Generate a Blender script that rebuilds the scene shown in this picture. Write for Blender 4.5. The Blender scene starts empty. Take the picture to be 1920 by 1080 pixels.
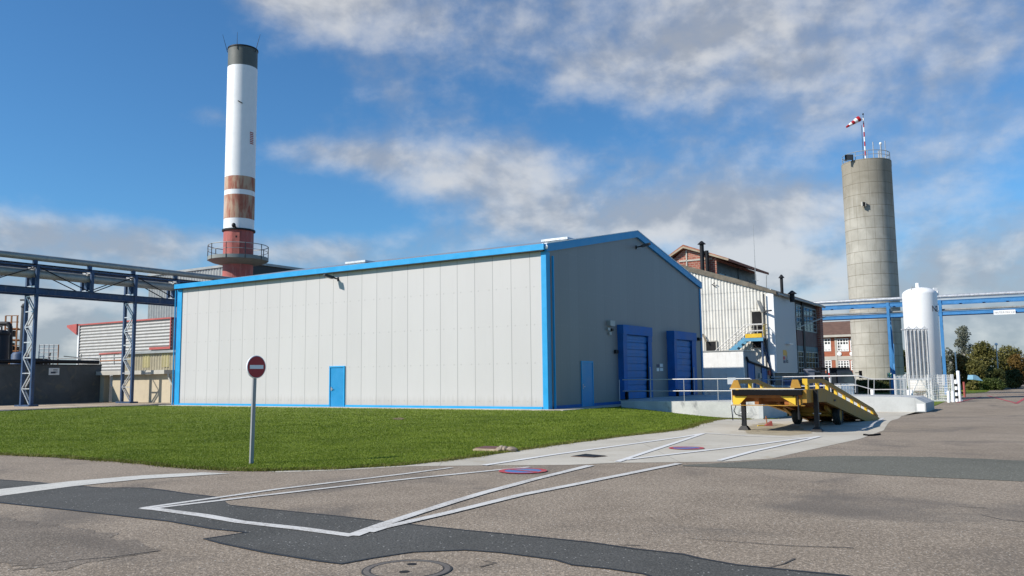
import bpy, bmesh, math, random
import numpy as np
from mathutils import Matrix, Vector
random.seed(7); rng = np.random.default_rng(7)
SC = bpy.context.scene; COL = SC.collection
R = math.radians

# ---------------------------------------------------------------- camera
F_PX, PITCH, ROLL, CAM_H = 1559.5, .1073, -.0119, 1.65
_c, _s = math.cos(PITCH), math.sin(PITCH)
FWD = Vector((0, _c, _s)); _U = Vector((0, -_s, _c)); _R = Vector((1, 0, 0))
RGT = _R*math.cos(ROLL) + _U*math.sin(ROLL); UPV = -_R*math.sin(ROLL) + _U*math.cos(ROLL)
EYE = Vector((0, 0, CAM_H))
cd = bpy.data.cameras.new('camera'); cam = bpy.data.objects.new('camera', cd); COL.objects.link(cam)
cd.sensor_width = 36; cd.lens = 36*F_PX/1920; cd.clip_end = 4000; cd.clip_start = .05
mm = Matrix((RGT, UPV, -FWD)).transposed().to_4x4(); mm.translation = EYE
cam.matrix_world = mm; SC.camera = cam

# ---------------------------------------------------------------- sun, sky, exposure
SUN_AZ, SUN_EL = R(69.5), R(36)          # azimuth measured from -Y towards -X
SUN = Vector((-math.sin(SUN_AZ)*math.cos(SUN_EL), -math.cos(SUN_AZ)*math.cos(SUN_EL), math.sin(SUN_EL)))
sd = bpy.data.lights.new('sun', 'SUN'); sd.energy = 5.0; sd.angle = R(.55); sd.color = (1, .94, .85)
so = bpy.data.objects.new('sun', sd); COL.objects.link(so)
so.rotation_euler = (-SUN).to_track_quat('-Z', 'Y').to_euler(); so.location = (-40, -20, 60)
SC.view_settings.view_transform = 'Standard'; SC.view_settings.look = 'None'
SC.view_settings.exposure = .22; SC.view_settings.gamma = 1
SC.cycles.max_bounces = 6; SC.cycles.transparent_max_bounces = 12

world = bpy.data.worlds.new('World'); SC.world = world; world.use_nodes = True

class NT:
    """small helper to chain nodes"""
    def __init__(s, tree): s.t = tree; s.n = tree.nodes; s.l = tree.links
    def put(s, node, i, v):
        if v is None: return
        if isinstance(v, bpy.types.NodeSocket): s.l.new(v, node.inputs[i])
        else:
            sk = node.inputs[i]
            if sk.type == 'RGBA' and len(v) == 3: v = (*v, 1)
            sk.default_value = v
    def math(s, op, a, b=None, c=None, clamp=False):
        n = s.n.new('ShaderNodeMath'); n.operation = op; n.use_clamp = clamp
        s.put(n, 0, a); s.put(n, 1, b); s.put(n, 2, c); return n.outputs[0]
    def mix(s, f, a, b, blend='MIX'):
        n = s.n.new('ShaderNodeMix'); n.data_type = 'RGBA'; n.blend_type = blend
        s.put(n, 0, f); s.put(n, 6, a); s.put(n, 7, b); return n.outputs[2]
    def ramp(s, f, lo, hi, a=0., b=1.):
        n = s.n.new('ShaderNodeMapRange'); n.interpolation_type = 'SMOOTHSTEP'
        s.put(n, 0, f); s.put(n, 1, lo); s.put(n, 2, hi); s.put(n, 3, a); s.put(n, 4, b); return n.outputs[0]
    def noise(s, v, scale, det=4, rough=.5, dist=0., out='Fac'):
        n = s.n.new('ShaderNodeTexNoise'); s.put(n, 'Vector', v)
        n.inputs['Scale'].default_value = scale; n.inputs['Detail'].default_value = det
        n.inputs['Roughness'].default_value = rough; n.inputs['Distortion'].default_value = dist
        return n.outputs[out]
    def voro(s, v, scale, feature='F1', out='Distance', rnd=1.):
        n = s.n.new('ShaderNodeTexVoronoi'); n.feature = feature; s.put(n, 'Vector', v)
        n.inputs['Scale'].default_value = scale; n.inputs['Randomness'].default_value = rnd
        return n.outputs[out]
    def xyz(s, v):
        n = s.n.new('ShaderNodeSeparateXYZ'); s.put(n, 0, v); return n.outputs
    def comb(s, x=0., y=0., z=0.):
        n = s.n.new('ShaderNodeCombineXYZ'); s.put(n, 0, x); s.put(n, 1, y); s.put(n, 2, z); return n.outputs[0]
    def scale(s, v, sc):
        n = s.n.new('ShaderNodeVectorMath'); n.operation = 'MULTIPLY'; s.put(n, 0, v); n.inputs[1].default_value = sc
        return n.outputs[0]

def build_world():
    t = world.node_tree; t.nodes.clear(); k = NT(t)
    out = t.nodes.new('ShaderNodeOutputWorld')
    sky = t.nodes.new('ShaderNodeTexSky'); sky.sky_type = 'NISHITA'; sky.sun_disc = False
    sky.sun_elevation = SUN_EL; sky.sun_rotation = math.atan2(SUN.x, SUN.y)
    sky.air_density = 1.0; sky.dust_density = .3; sky.ozone_density = 1.8; sky.altitude = 100
    b1 = t.nodes.new('ShaderNodeBackground')
    skyc = k.mix(1.0, sky.outputs[0], (.48, .90, 1.22), 'MULTIPLY')
    k.put(b1, 0, skyc); b1.inputs[1].default_value = .095
    d = t.nodes.new('ShaderNodeTexCoord').outputs['Generated']
    x, y, z = k.xyz(d)
    az = k.math('ARCTAN2', x, y); el = k.math('ARCSINE', z)
    # streaky layer turned in the wind and rounder low cumulus
    v1 = k.comb(az, k.math('MULTIPLY', el, 1.5), 1.3)
    n1 = k.noise(v1, 5.5, 9, .52, .15)
    n2 = k.noise(k.comb(az, k.math('MULTIPLY', el, 1.45), 3.7), 13., 7, .55, .2)
    n3 = k.noise(k.comb(az, k.math('MULTIPLY', el, 1.25), 9.1), 40., 5, .6, .1)
    fb = k.math('ADD', k.math('ADD', k.math('MULTIPLY', n1, .54), k.math('MULTIPLY', n2, .36)), k.math('MULTIPLY', n3, .16))
    # where in the sky the cloud banks stand: (azimuth, elevation, half widths, weight)
    def px(X, Y): return ((X-960)/F_PX, (708-.0119*(X-960)-Y)/F_PX)
    banks = [(530, 30, 110, 90, .36), (480, 0, 330, 40, .16), (820, 70, 230, 170, .15), (1310, 80, 240, 130, .42), (930, 335, 200, 65, .36),
             (1120, 420, 380, 60, .27), (1560, 250, 300, 150, .17), (1800, 150, 220, 130, .19), (1640, 560, 560, 110, .38), (1880, 300, 80, 40, .05),
             (280, 475, 190, 45, .36), (600, 482, 180, 44, .38), (60, 480, 120, 40, .28), (90, 590, 300, 70, .36), (640, 300, 150, 34, .30), (410, 250, 90, 22, .14), (90, 275, 90, 18, .10),
             (1400, 500, 80, 34, .40), (1850, 480, 260, 60, .16), (130, 0, 260, 45, .24), (720, 60, 160, 120, .12), (250, 20, 120, 30, .12), (170, 220, 330, 130, -.16), (1750, 380, 160, 50, .06),
             (700, 400, 260, 45, -.10), (960, 660, 2500, 60, .34), (1350, 380, 350, 70, .14), (1480, 130, 220, 180, .04)]
    tot = fb
    for X, Y, sx, sy, w in banks:
        a0, e0 = px(X, Y)
        da = k.math('DIVIDE', k.math('SUBTRACT', az, a0), sx/F_PX); de = k.math('DIVIDE', k.math('SUBTRACT', el, e0), sy/F_PX)
        g = k.math('EXPONENT', k.math('MULTIPLY', k.math('ADD', k.math('MULTIPLY', da, da), k.math('MULTIPLY', de, de)), -1.))
        tot = k.math('ADD', tot, k.math('MULTIPLY', g, w))
    cover = k.ramp(tot, .55, 1.0, 0, .86)
    # inner structure of the clouds: sunlit tops, blue-grey bases
    n4 = k.noise(k.comb(k.math('ADD', az, .014), k.math('MULTIPLY', k.math('SUBTRACT', el, .016), 1.5), 1.3), 5.5, 9, .52, .15)
    rel = k.math('SUBTRACT', n1, n4)
    lit = k.math('ADD', k.ramp(rel, -.07, .09), k.ramp(el, .04, .16, -.14, .0), clamp=True)
    cc = k.mix(lit, (.53, .57, .64), (.98, .985, .99))
    b2 = t.nodes.new('ShaderNodeBackground'); k.put(b2, 0, cc); b2.inputs[1].default_value = .62
    mx = t.nodes.new('ShaderNodeMixShader'); k.put(mx, 0, cover)
    t.links.new(b1.outputs[0], mx.inputs[1]); t.links.new(b2.outputs[0], mx.inputs[2])
    t.links.new(mx.outputs[0], out.inputs[0])
build_world()

# ---------------------------------------------------------------- geometry of the place
YAW = .5672; CX, CY = 1.733, 42.03            # near corner of the warehouse; the whole works stands on its grid
WL, WW, WH, WA = 29.74, 22.56, 8.405, 10.68   # length, width, eave height, ridge height
SX = Vector((math.cos(YAW), -math.sin(YAW), 0)); SY = Vector((math.sin(YAW), math.cos(YAW), 0))
SITE = Matrix.Translation((CX, CY, 0)) @ Matrix.Rotation(-YAW, 4, 'Z'); SITE_I = SITE.inverted()
ID = Matrix.Identity(4)

def sst(t): t = np.clip(t, 0, 1); return t*t*(3-2*t)
def gz(x, y): return -.6*sst((np.asarray(y, float)-26)/19.)*sst((np.asarray(x, float)-4.5)/7.5)
def ray(px, py): return FWD + RGT*((px-960)/F_PX) - UPV*((py-540)/F_PX)
def G(px, py):
    d = ray(px, py); z = 0.
    for _ in range(40):
        t = (z-CAM_H)/d.z; p = EYE + d*t; z = .5*z + .5*float(gz(p.x, p.y))
    return p
def Dp(px, py, Y): d = ray(px, py); return EYE + d*(Y/d.y)
def to_site(p): return SITE_I @ Vector(p)
def PV(px, py, v):                                  # site coordinates where a sight line meets the plane y=v
    e = SITE_I @ EYE; d = SITE_I.to_3x3() @ ray(px, py); return e + d*((v-e.y)/d.y)
def PU(px, py, u):
    e = SITE_I @ EYE; d = SITE_I.to_3x3() @ ray(px, py); return e + d*((u-e.x)/d.x)
def gsite(x, y): p = SITE @ Vector((x, y, 0)); return float(gz(p.x, p.y))

# ---------------------------------------------------------------- mesh helpers
class MB:
    def __init__(s, frame=ID): s.v = []; s.f = []; s.fr = frame; s.smooth = False
    def add(s, vs, fs):
        b = len(s.v); s.v += [Vector(q) for q in vs]; s.f += [tuple(i+b for i in q) for q in fs]; return s
    def box(s, x0, x1, y0, y1, z0, z1):
        return s.add([(x0,y0,z0),(x1,y0,z0),(x1,y1,z0),(x0,y1,z0),(x0,y0,z1),(x1,y0,z1),(x1,y1,z1),(x0,y1,z1)],
                     [(3,2,1,0),(4,5,6,7),(0,1,5,4),(1,2,6,5),(2,3,7,6),(3,0,4,7)])
    def bar(s, p, q, w, h=None, up=(0,0,1)):
        p, q = Vector(p), Vector(q); d = (q-p).normalized(); u = Vector(up)
        if abs(d.dot(u)) > .98: u = Vector((0,1,0)) if abs(d.y) < .9 else Vector((1,0,0))
        a = d.cross(u).normalized()*(w/2); b = a.normalized().cross(d)*((h or w)/2)
        vs = [p-a-b, p+a-b, p+a+b, p-a+b, q-a-b, q+a-b, q+a+b, q-a+b]
        return s.add(vs, [(3,2,1,0),(4,5,6,7),(0,1,5,4),(1,2,6,5),(2,3,7,6),(3,0,4,7)])
    def tube(s, p, q, r, n=10, r2=None, caps=True):
        p, q = Vector(p), Vector(q); d = (q-p).normalized(); u = Vector((0,0,1)) if abs(d.z) < .95 else Vector((1,0,0))
        a = d.cross(u).normalized(); b = d.cross(a); r2 = r if r2 is None else r2; vs = []
        for c, rr in ((p, r), (q, r2)):
            for i in range(n):
                t = 2*math.pi*i/n; vs.append(c + a*(rr*math.cos(t)) + b*(rr*math.sin(t)))
        fs = [(i, i+n, (i+1) % n+n, (i+1) % n) for i in range(n)]
        if caps: fs += [tuple(range(n)), tuple(reversed(range(n, 2*n)))]
        s.smooth = True; return s.add(vs, fs)
    def path(s, pts, r, n=8):
        for a, b in zip(pts[:-1], pts[1:]): s.tube(a, b, r, n)
        for a in pts[1:-1]: s.ball(a, (r, r, r), 6, 4)
        return s
    def ball(s, c, r, n=12, m=8):
        c = Vector(c); vs = [c+Vector((0,0,-r[2]))]
        for j in range(1, m):
            t = -math.pi/2 + math.pi*j/m
            for i in range(n):
                a = 2*math.pi*i/n; vs.append(c+Vector((r[0]*math.cos(t)*math.cos(a), r[1]*math.cos(t)*math.sin(a), r[2]*math.sin(t))))
        vs.append(c+Vector((0,0,r[2]))); fs = [(0, 1+(i+1) % n, 1+i) for i in range(n)]
        for j in range(m-2):
            for i in range(n):
                a = 1+j*n+i; b = 1+j*n+(i+1) % n; fs.append((a, b, b+n, a+n))
        L = len(vs)-1; o = 1+(m-2)*n; fs += [(o+i, o+(i+1) % n, L) for i in range(n)]
        s.smooth = True; return s.add(vs, fs)
    def prism(s, poly, vec):
        n = len(poly); v = Vector(vec); vs = [Vector(q) for q in poly] + [Vector(q)+v for q in poly]
        nrm = Vector((0,0,0))
        for i in range(n): nrm += Vector(poly[i]).cross(Vector(poly[(i+1) % n]))
        fs = [tuple(reversed(range(n))), tuple(range(n, 2*n))] + [(i, (i+1) % n, (i+1) % n+n, i+n) for i in range(n)]
        if nrm.dot(v) < 0: fs = [tuple(reversed(q)) for q in fs]
        return s.add(vs, fs)
    def lathe(s, c, prof, n=32, closed=False):
        c = Vector(c); vs = []
        for r, z in prof:
            for i in range(n):
                a = 2*math.pi*i/n; vs.append(c+Vector((r*math.cos(a), r*math.sin(a), z)))
        fs = []
        for j in range(len(prof)-1):
            for i in range(n):
                a = j*n+i; b = j*n+(i+1) % n; fs.append((a, b, b+n, a+n))
        if closed:
            j = len(prof)-1
            for i in range(n): fs.append((j*n+i, j*n+(i+1) % n, (i+1) % n, i))
        else:
            if prof[0][0] > 1e-4: fs.append(tuple(reversed(range(n))))
            if prof[-1][0] > 1e-4: fs.append(tuple(range((len(prof)-1)*n, len(prof)*n)))
        s.smooth = True; return s.add(vs, fs)
    def ring(s, c, rad, r, n=40, m=6):
        c = Vector(c); vs = []; fs = []
        for i in range(n):
            a = 2*math.pi*i/n
            for j in range(m):
                b = 2*math.pi*j/m; q = rad+r*math.cos(b); vs.append(c+Vector((q*math.cos(a), q*math.sin(a), r*math.sin(b))))
        for i in range(n):
            for j in range(m):
                fs.append((i*m+j, ((i+1) % n)*m+j, ((i+1) % n)*m+(j+1) % m, i*m+(j+1) % m))
        s.smooth = True; return s.add(vs, fs)
    def quad(s, a, b, c, d): return s.add([a,b,c,d], [(0,1,2,3)])
    def wave(s, p0, along, length, lo, hi, nrm, pitch=.18, amp=.03, k=6):
        """corrugated sheet from p0 along a direction; lo/hi give bottom and top height at a distance"""
        p0, al, nr = Vector(p0), Vector(along).normalized(), Vector(nrm).normalized()
        m = max(2, int(length/pitch*k)); vs = []
        for i in range(m+1):
            t = length*i/m; w = nr*(amp*math.cos(2*math.pi*t/pitch)); q = p0+al*t+w
            vs += [(q.x, q.y, lo(t)), (q.x, q.y, hi(t))]
        s.add(vs, [(2*i, 2*i+2, 2*i+3, 2*i+1) for i in range(m)]); s.smooth = True; return s

INV = {}
def mesh_obj(name, mb, mat, parent=None):
    me = bpy.data.meshes.new(name); m = (INV[parent.name] if parent else ID) @ mb.fr
    me.from_pydata([m @ q for q in mb.v], [], mb.f); me.validate(); me.update()
    me.materials.append(mat)
    if mb.smooth:
        me.shade_smooth(); me.set_sharp_from_angle(angle=R(38))
    o = bpy.data.objects.new(name, me); COL.objects.link(o)
    if parent:
        o.parent = parent; INV[o.name] = INV[parent.name]
    return o
def thing(name, label, cat, loc=(0,0,0), rz=0., group=None):
    o = bpy.data.objects.new(name, None); o.empty_display_size = .3; COL.objects.link(o)
    o.location = loc; o.rotation_euler = (0,0,rz); o['label'] = label; o['category'] = cat
    if group: o['group'] = group
    INV[o.name] = (Matrix.Translation(Vector(loc)) @ Matrix.Rotation(rz, 4, 'Z')).inverted()
    return o
def site_thing(name, label, cat, x, y, z=None, group=None):
    p = SITE @ Vector((x, y, 0)); p.z = float(gz(p.x, p.y)) if z is None else z
    return thing(name, label, cat, p, -YAW, group)
def tag(o, label, cat, group=None):
    o['label'] = label; o['category'] = cat
    if group: o['group'] = group
    return o
def struct(o): o['kind'] = 'structure'; return o
def solo(name, mb, mat, label, cat, group=None):         # a thing that is one mesh; origin at its base
    vs = [mb.fr @ q for q in mb.v]; zmin = min(q.z for q in vs)
    c = Vector((sum(q.x for q in vs)/len(vs), sum(q.y for q in vs)/len(vs), zmin))
    mb.fr = Matrix.Translation(-c) @ mb.fr
    o = mesh_obj(name, mb, mat); o.location = c; return tag(o, label, cat, group)
def copy_tree(o, parent=None):
    c = o.copy(); COL.objects.link(c)
    if parent: c.parent = parent; 
    for ch in list(o.children): copy_tree(ch, c)
    return c
S = lambda: MB(SITE)

# ---------------------------------------------------------------- materials
def new_mat(name):
    m = bpy.data.materials.new(name); m.use_nodes = True; t = m.node_tree; k = NT(t)
    return m, k, t.nodes['Principled BSDF']
def bump(k, b, h, strength=.3, dist=.02):
    n = k.n.new('ShaderNodeBump'); n.inputs['Strength'].default_value = strength; n.inputs['Distance'].default_value = dist
    k.put(n, 'Height', h); k.l.new(n.outputs[0], b.inputs['Normal'])
def ocoord(k): return k.n.new('ShaderNodeTexCoord').outputs['Object']
def M(name, col, rough=.5, metal=0., var=.12, sc=1.5, dirt=None, dirt_amt=.0, bmp=0., spec=.5):
    m, k, b = new_mat(name); v = ocoord(k)
    n = k.noise(v, sc, 6, .6); n2 = k.noise(v, sc*9, 3, .6)
    f = k.math('ADD', k.math('MULTIPLY', n, .7), k.math('MULTIPLY', n2, .3))
    lo = tuple(c*(1-var) for c in col); hi = tuple(min(1, c*(1+var)) for c in col)
    c = k.mix(k.ramp(f, .3, .7), lo, hi)
    if dirt:
        st = k.noise(k.scale(v, (3., 3., .45)), sc*1.3, 6, .65)
        c = k.mix(k.ramp(st, .52, .72, 0, dirt_amt), c, dirt)
    k.put(b, 'Base Color', c); k.put(b, 'Roughness', k.ramp(n, .3, .7, max(.05, rough-.07), min(1, rough+.07)))
    b.inputs['Metallic'].default_value = metal; b.inputs['Specular IOR Level'].default_value = spec
    if bmp: bump(k, b, n2, bmp)
    return m

BLUE = (.008, .30, .62); DEEP = (.010, .07, .27)
m_blue   = M('blue_trim_paint', BLUE, .45, var=.06)
m_blued  = M('blue_door_paint', (.010, .23, .50), .42, var=.05)
m_dock   = M('blue_dock_vinyl', (.012, .11, .36), .55, var=.18, spec=.3)
m_rolld  = M('blue_roller_door', (.020, .155, .42), .5, var=.15, spec=.3)
m_steelb = M('blue_steel_paint', (.034, .068, .140), .55, var=.25, dirt=(.20,.20,.19), dirt_amt=.4, spec=.3)
m_bridge = M('bright_blue_steel_paint', (.055, .215, .46), .5, var=.12, spec=.35)
m_galv   = M('galvanised_steel', (.55, .56, .57), .42, .55, var=.15, sc=4)
m_zinc   = M('dull_pipe_cladding', (.30, .30, .28), .42, .25, var=.2, sc=1.2, dirt=(.16,.15,.13), dirt_amt=.5)
m_rail   = M('pale_railing_steel', (.42, .42, .42), .45, .3, var=.15)
m_white  = M('white_paint', (.80, .80, .79), .4, var=.03)
m_whited = M('white_weathered_paint', (.74, .74, .72), .5, var=.05, dirt=(.42,.38,.32), dirt_amt=.35)
m_black  = M('black_rubber', (.006, .006, .007), .8, var=.3, spec=.12)
m_dark   = M('dark_steel', (.014, .014, .016), .55, var=.3, spec=.25)
m_dgrey  = M('dark_grey_paint', (.045, .048, .052), .5, var=.2, spec=.3)
m_hole   = M('unlit_interior', (.006, .006, .007), .9)
m_cream  = M('cream_render', (.50, .43, .31), .85, var=.06, dirt=(.30,.26,.19), dirt_amt=.3)
m_yellow = M('yellow_machine_paint', (.35, .185, .025), .6, var=.22, sc=2.5, dirt=(.20,.09,.02), dirt_amt=.6, spec=.3)
m_yelrail= M('yellow_railing_paint', (.66, .42, .02), .5, var=.12)
m_rust   = M('orange_underframe', (.26, .085, .012), .7, var=.3, sc=3)
m_redpt  = M('faded_red_paint', (.36, .085, .070), .65, var=.22, sc=.9, dirt=(.52,.26,.22), dirt_amt=.5)
m_redtr  = M('red_trim_paint', (.42, .085, .07), .55, var=.1)
m_sign_r = M('sign_red', (.36, .006, .009), .4, var=.04)
m_sign_w = M('sign_white', (.78, .78, .78), .35, var=.03)
m_green  = M('sign_green', (.01, .22, .10), .4, var=.04)
m_letter = M('lettering_dark', (.03, .04, .07), .5, var=.05)
m_lettg  = M('lettering_grey', (.25, .25, .25), .5, var=.05)
m_navy   = M('logo_navy', (.02, .03, .09), .5, var=.05)
m_logo_y = M('logo_yellow', (.62, .36, .02), .5, var=.05)
m_logo_r = M('logo_red', (.40, .03, .03), .5, var=.05)
m_cap    = M('chimney_cap_grey', (.095, .105, .095), .6, var=.15)
m_orange = M('rusty_orange_steel', (.33, .13, .04), .6, var=.3)
m_tin    = M('grey_profiled_steel', (.33, .34, .33), .45, .25, var=.08)
m_louv   = M('pale_profiled_steel', (.36, .36, .345), .45, .1, var=.06)
m_fibro  = M('pale_fibre_cement', (.60, .585, .535), .85, var=.1, sc=.8, dirt=(.36,.32,.26), dirt_amt=.45)
m_yelcor = M('yellowed_profiled_sheet', (.36, .32, .22), .7, var=.2, sc=.4)
m_roof   = M('mossy_roof_sheet', (.15, .13, .10), .95, var=.4, sc=1.4)
m_tile   = M('red_roof_tile', (.30, .11, .065), .9, var=.45, sc=3.)
m_btile  = M('brown_roof_tile', (.13, .075, .055), .9, var=.25, sc=2.)
m_stone  = M('pale_concrete_trim', (.44, .42, .37), .85, var=.1)
m_wood   = M('weathered_timber', (.33, .27, .19), .85, var=.2)
m_roofst = M('warehouse_roof_sheet', (.36, .38, .40), .35, .5, var=.06)
m_tyre   = M('tyre_rubber', (.016, .016, .016), .85, var=.25)
m_plast  = M('white_plastic', (.62, .68, .72), .35, var=.1)

def glass_mat(name, col, rough=.08):
    m, k, b = new_mat(name); v = ocoord(k)
    c = k.mix(k.ramp(k.noise(v, .7, 3), .35, .65), tuple(q*.6 for q in col), tuple(q*1.4 for q in col))
    k.put(b, 'Base Color', c); b.inputs['Roughness'].default_value = rough; b.inputs['Specular IOR Level'].default_value = .22
    return m
m_glass = glass_mat('window_glass', (.022, .027, .032), .12)
m_screen = glass_mat('windscreen_glass', (.06, .08, .09), .08)

def panel_mat(name, col, pitch, off, axis, jw=.85):
    """metal sandwich panels: dark joints and faint rows of fixings"""
    m, k, b = new_mat(name); v = ocoord(k); p = k.xyz(v)
    u = k.math('DIVIDE', k.math('SUBTRACT', p[axis], off), pitch)
    fr = k.math('FRACT', k.math('ADD', u, 100.))
    streak = k.noise(k.scale(v, (6., 6., .22)), 1., 6, .65)
    d = k.math('MULTIPLY', k.math('ABSOLUTE', k.math('SUBTRACT', fr, .5)), pitch)      # .5*pitch at a joint
    joint = k.ramp(d, pitch*.5-.020, pitch*.5-.010)
    pid = k.math('FLOOR', k.math('ADD', u, 100.))
    wn = k.n.new('ShaderNodeTexWhiteNoise'); wn.noise_dimensions = '1D'; k.put(wn, 'W', pid)
    tone = k.math('MULTIPLY_ADD', wn.outputs[0], .06, .965)
    n = k.noise(k.scale(v, (1, 1, .35)), .5, 5, .6)
    base = k.mix(k.ramp(n, .3, .7), tuple(c*.98 for c in col), tuple(c*1.015 for c in col))
    base = k.mix(1., base, k.comb(tone, tone, tone), 'MULTIPLY')
    base = k.mix(k.ramp(streak, .54, .78, 0, .09), base, tuple(c*.62 for c in col))
    splash = k.ramp(k.math('ADD', p[2], k.math('MULTIPLY', streak, 1.1)), .75, 1.35, .30, 0)
    base = k.mix(splash, base, (.24, .22, .17))
    # fixings: two screws per panel on each sheeting rail
    fz = k.math('FRACT', k.math('DIVIDE', k.math('ADD', p[2], .55), 1.95)); dz = k.math('MULTIPLY', k.math('ABSOLUTE', k.math('SUBTRACT', fz, .5)), 1.95)
    f2 = k.math('ABSOLUTE', k.math('SUBTRACT', k.math('ABSOLUTE', k.math('SUBTRACT', fr, .5)), .30))
    dot = k.math('MULTIPLY', k.ramp(dz, .055, .02), k.ramp(k.math('MULTIPLY', f2, pitch), .05, .02))
    base = k.mix(k.math('MULTIPLY', dot, .40), base, (.28, .27, .26))
    rail = k.ramp(dz, .03, .0, 0, .05)
    base = k.mix(rail, base, (.3, .3, .3))
    c = k.mix(k.math('MULTIPLY', joint, jw), base, (.13, .13, .13))
    k.put(b, 'Base Color', c); b.inputs['Roughness'].default_value = .48
    bump(k, b, k.math('ADD', k.math('SUBTRACT', 1., joint), k.math('MULTIPLY', k.noise(k.scale(v, (1., 1., .5)), .9, 3), .6)), .25, .02)
    return m
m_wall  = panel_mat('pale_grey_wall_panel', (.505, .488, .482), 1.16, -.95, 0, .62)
m_gable = panel_mat('shaded_gable_panel', (.208, .208, .204), 1.05, .3, 1, .35)  # wall panel colour darkened to carry the gable's shade

def asphalt(name, lo, hi, stone, sp=.5, gr=.5, dark=None):
    m, k, b = new_mat(name); v = k.n.new('ShaderNodeNewGeometry').outputs['Position']
    big = k.noise(v, .22, 5, .6, .4); mid = k.noise(v, 1.3, 5, .65); fine = k.noise(v, 34., 3, .7)
    c = k.mix(k.ramp(k.math('ADD', k.math('MULTIPLY', big, .6), k.math('MULTIPLY', mid, .4)), .36, .62), lo, hi)
    vc = k.voro(v, 48., out='Color'); vr = k.xyz(vc)
    vd = k.voro(v, 48.)
    grain = k.noise(v, 21., 4, .75)
    c = k.mix(k.ramp(grain, .36, .54, gr, 0.), c, tuple(q*.42 for q in lo))
    c = k.mix(k.ramp(grain, .51, .66, 0., gr), c, tuple(min(1, q*1.75) for q in hi))
    c = k.mix(k.ramp(fine, .34, .60, .45, 0.), c, tuple(q*.30 for q in lo))             # pits between the chippings
    chip = k.math('MULTIPLY', k.ramp(vr[0], .62, .86), k.ramp(vd, .50, .25))
    c = k.mix(k.math('MULTIPLY', chip, sp), c, stone)
    pale = k.math('MULTIPLY', k.ramp(vr[1], .978, .985), k.ramp(vd, .5, .3))
    c = k.mix(k.math('MULTIPLY', pale, .7), c, (.55, .54, .5))
    if dark:   # worn damp stains and cracks
        stain = k.ramp(k.noise(v, .30, 6, .62, .8), .50, .68, 0, .70)
        c = k.mix(stain, c, dark)
    k.put(b, 'Base Color', c); b.inputs['Roughness'].default_value = .9; b.inputs['Specular IOR Level'].default_value = .25
    bump(k, b, k.math('ADD', k.math('MULTIPLY', fine, .6), k.math('MULTIPLY', vd, -.6)), .55, .012)
    return m
m_asph  = asphalt('worn_asphalt', (.236, .190, .142), (.325, .266, .202), (.57, .48, .385), .75, .46, dark=(.120, .104, .088))
m_patch = asphalt('fresh_asphalt_patch', (.074, .073, .066), (.102, .100, .092), (.19, .19, .175), .40, .16)
m_patch2= asphalt('greenish_asphalt_band', (.125, .122, .098), (.160, .156, .126), (.27, .27, .24), .5, .3)
m_seal  = M('bitumen_edge', (.022, .022, .022), .6, var=.3, sc=6)

def concrete(name, lo, hi, stain, amt=.4, joints=0., bumpy=.2):
    m, k, b = new_mat(name); v = ocoord(k)
    n = k.noise(v, .5, 7, .62, .3); n2 = k.noise(v, 18., 3, .6)
    c = k.mix(k.ramp(n, .32, .68), lo, hi); c = k.mix(k.ramp(n2, .35, .7, .16, 0), c, tuple(q*.6 for q in lo))
    s2 = k.noise(v, 1.1, 6, .65, 1.); c = k.mix(k.ramp(s2, .54, .70, 0, amt), c, stain)
    if joints:
        p = k.xyz(v)
        for ax in (0, 1):
            fr = k.math('FRACT', k.math('ADD', k.math('DIVIDE', p[ax], joints), 50.31))
            j = k.ramp(k.math('ABSOLUTE', k.math('SUBTRACT', fr, .5)), .4975, .499)
            c = k.mix(k.math('MULTIPLY', j, .5), c, (.15, .14, .12))
    k.put(b, 'Base Color', c); b.inputs['Roughness'].default_value = .88; b.inputs['Specular IOR Level'].default_value = .3
    bump(k, b, k.math('ADD', n2, n), bumpy, .02)
    return m
m_conc  = concrete('apron_concrete', (.44, .405, .335), (.54, .50, .42), (.37, .30, .20), .55, 4.6)
m_plat  = concrete('rough_platform_concrete', (.44, .44, .42), (.60, .60, .57), (.24, .24, .24), .85, bumpy=.6)
m_ramp  = concrete('smooth_wall_concrete', (.42, .43, .42), (.50, .51, .50), (.36, .36, .35), .35)
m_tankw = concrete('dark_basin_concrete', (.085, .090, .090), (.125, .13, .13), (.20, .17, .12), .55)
m_grav  = concrete('gravel_strip', (.38, .30, .21), (.58, .47, .34), (.25, .20, .14), .5, bumpy=1.)

def paint_line(name, col, under, wear=.5):
    m, k, b = new_mat(name); v = k.n.new('ShaderNodeNewGeometry').outputs['Position']
    n = k.noise(v, 30., 4, .75); n2 = k.noise(v, 1.6, 4, .6)
    w = k.ramp(k.math('ADD', k.math('MULTIPLY', n, .65), k.math('MULTIPLY', n2, .35)), .46, .60, 0, wear)
    k.put(b, 'Base Color', k.mix(w, col, under)); b.inputs['Roughness'].default_value = .75; return m
m_line  = paint_line('white_road_paint', (.60, .585, .55), (.25, .22, .185), .6)
m_lineb = paint_line('cream_road_paint', (.58, .56, .50), (.24, .21, .18), .45)
m_linec = paint_line('white_paint_on_concrete', (.68, .67, .65), (.48, .46, .41), .5)
m_mkred = paint_line('red_road_paint', (.42, .04, .055), (.28, .16, .14), .7)
m_mkblu = paint_line('blue_road_paint', (.06, .15, .38), (.20, .21, .26), .7)

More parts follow.
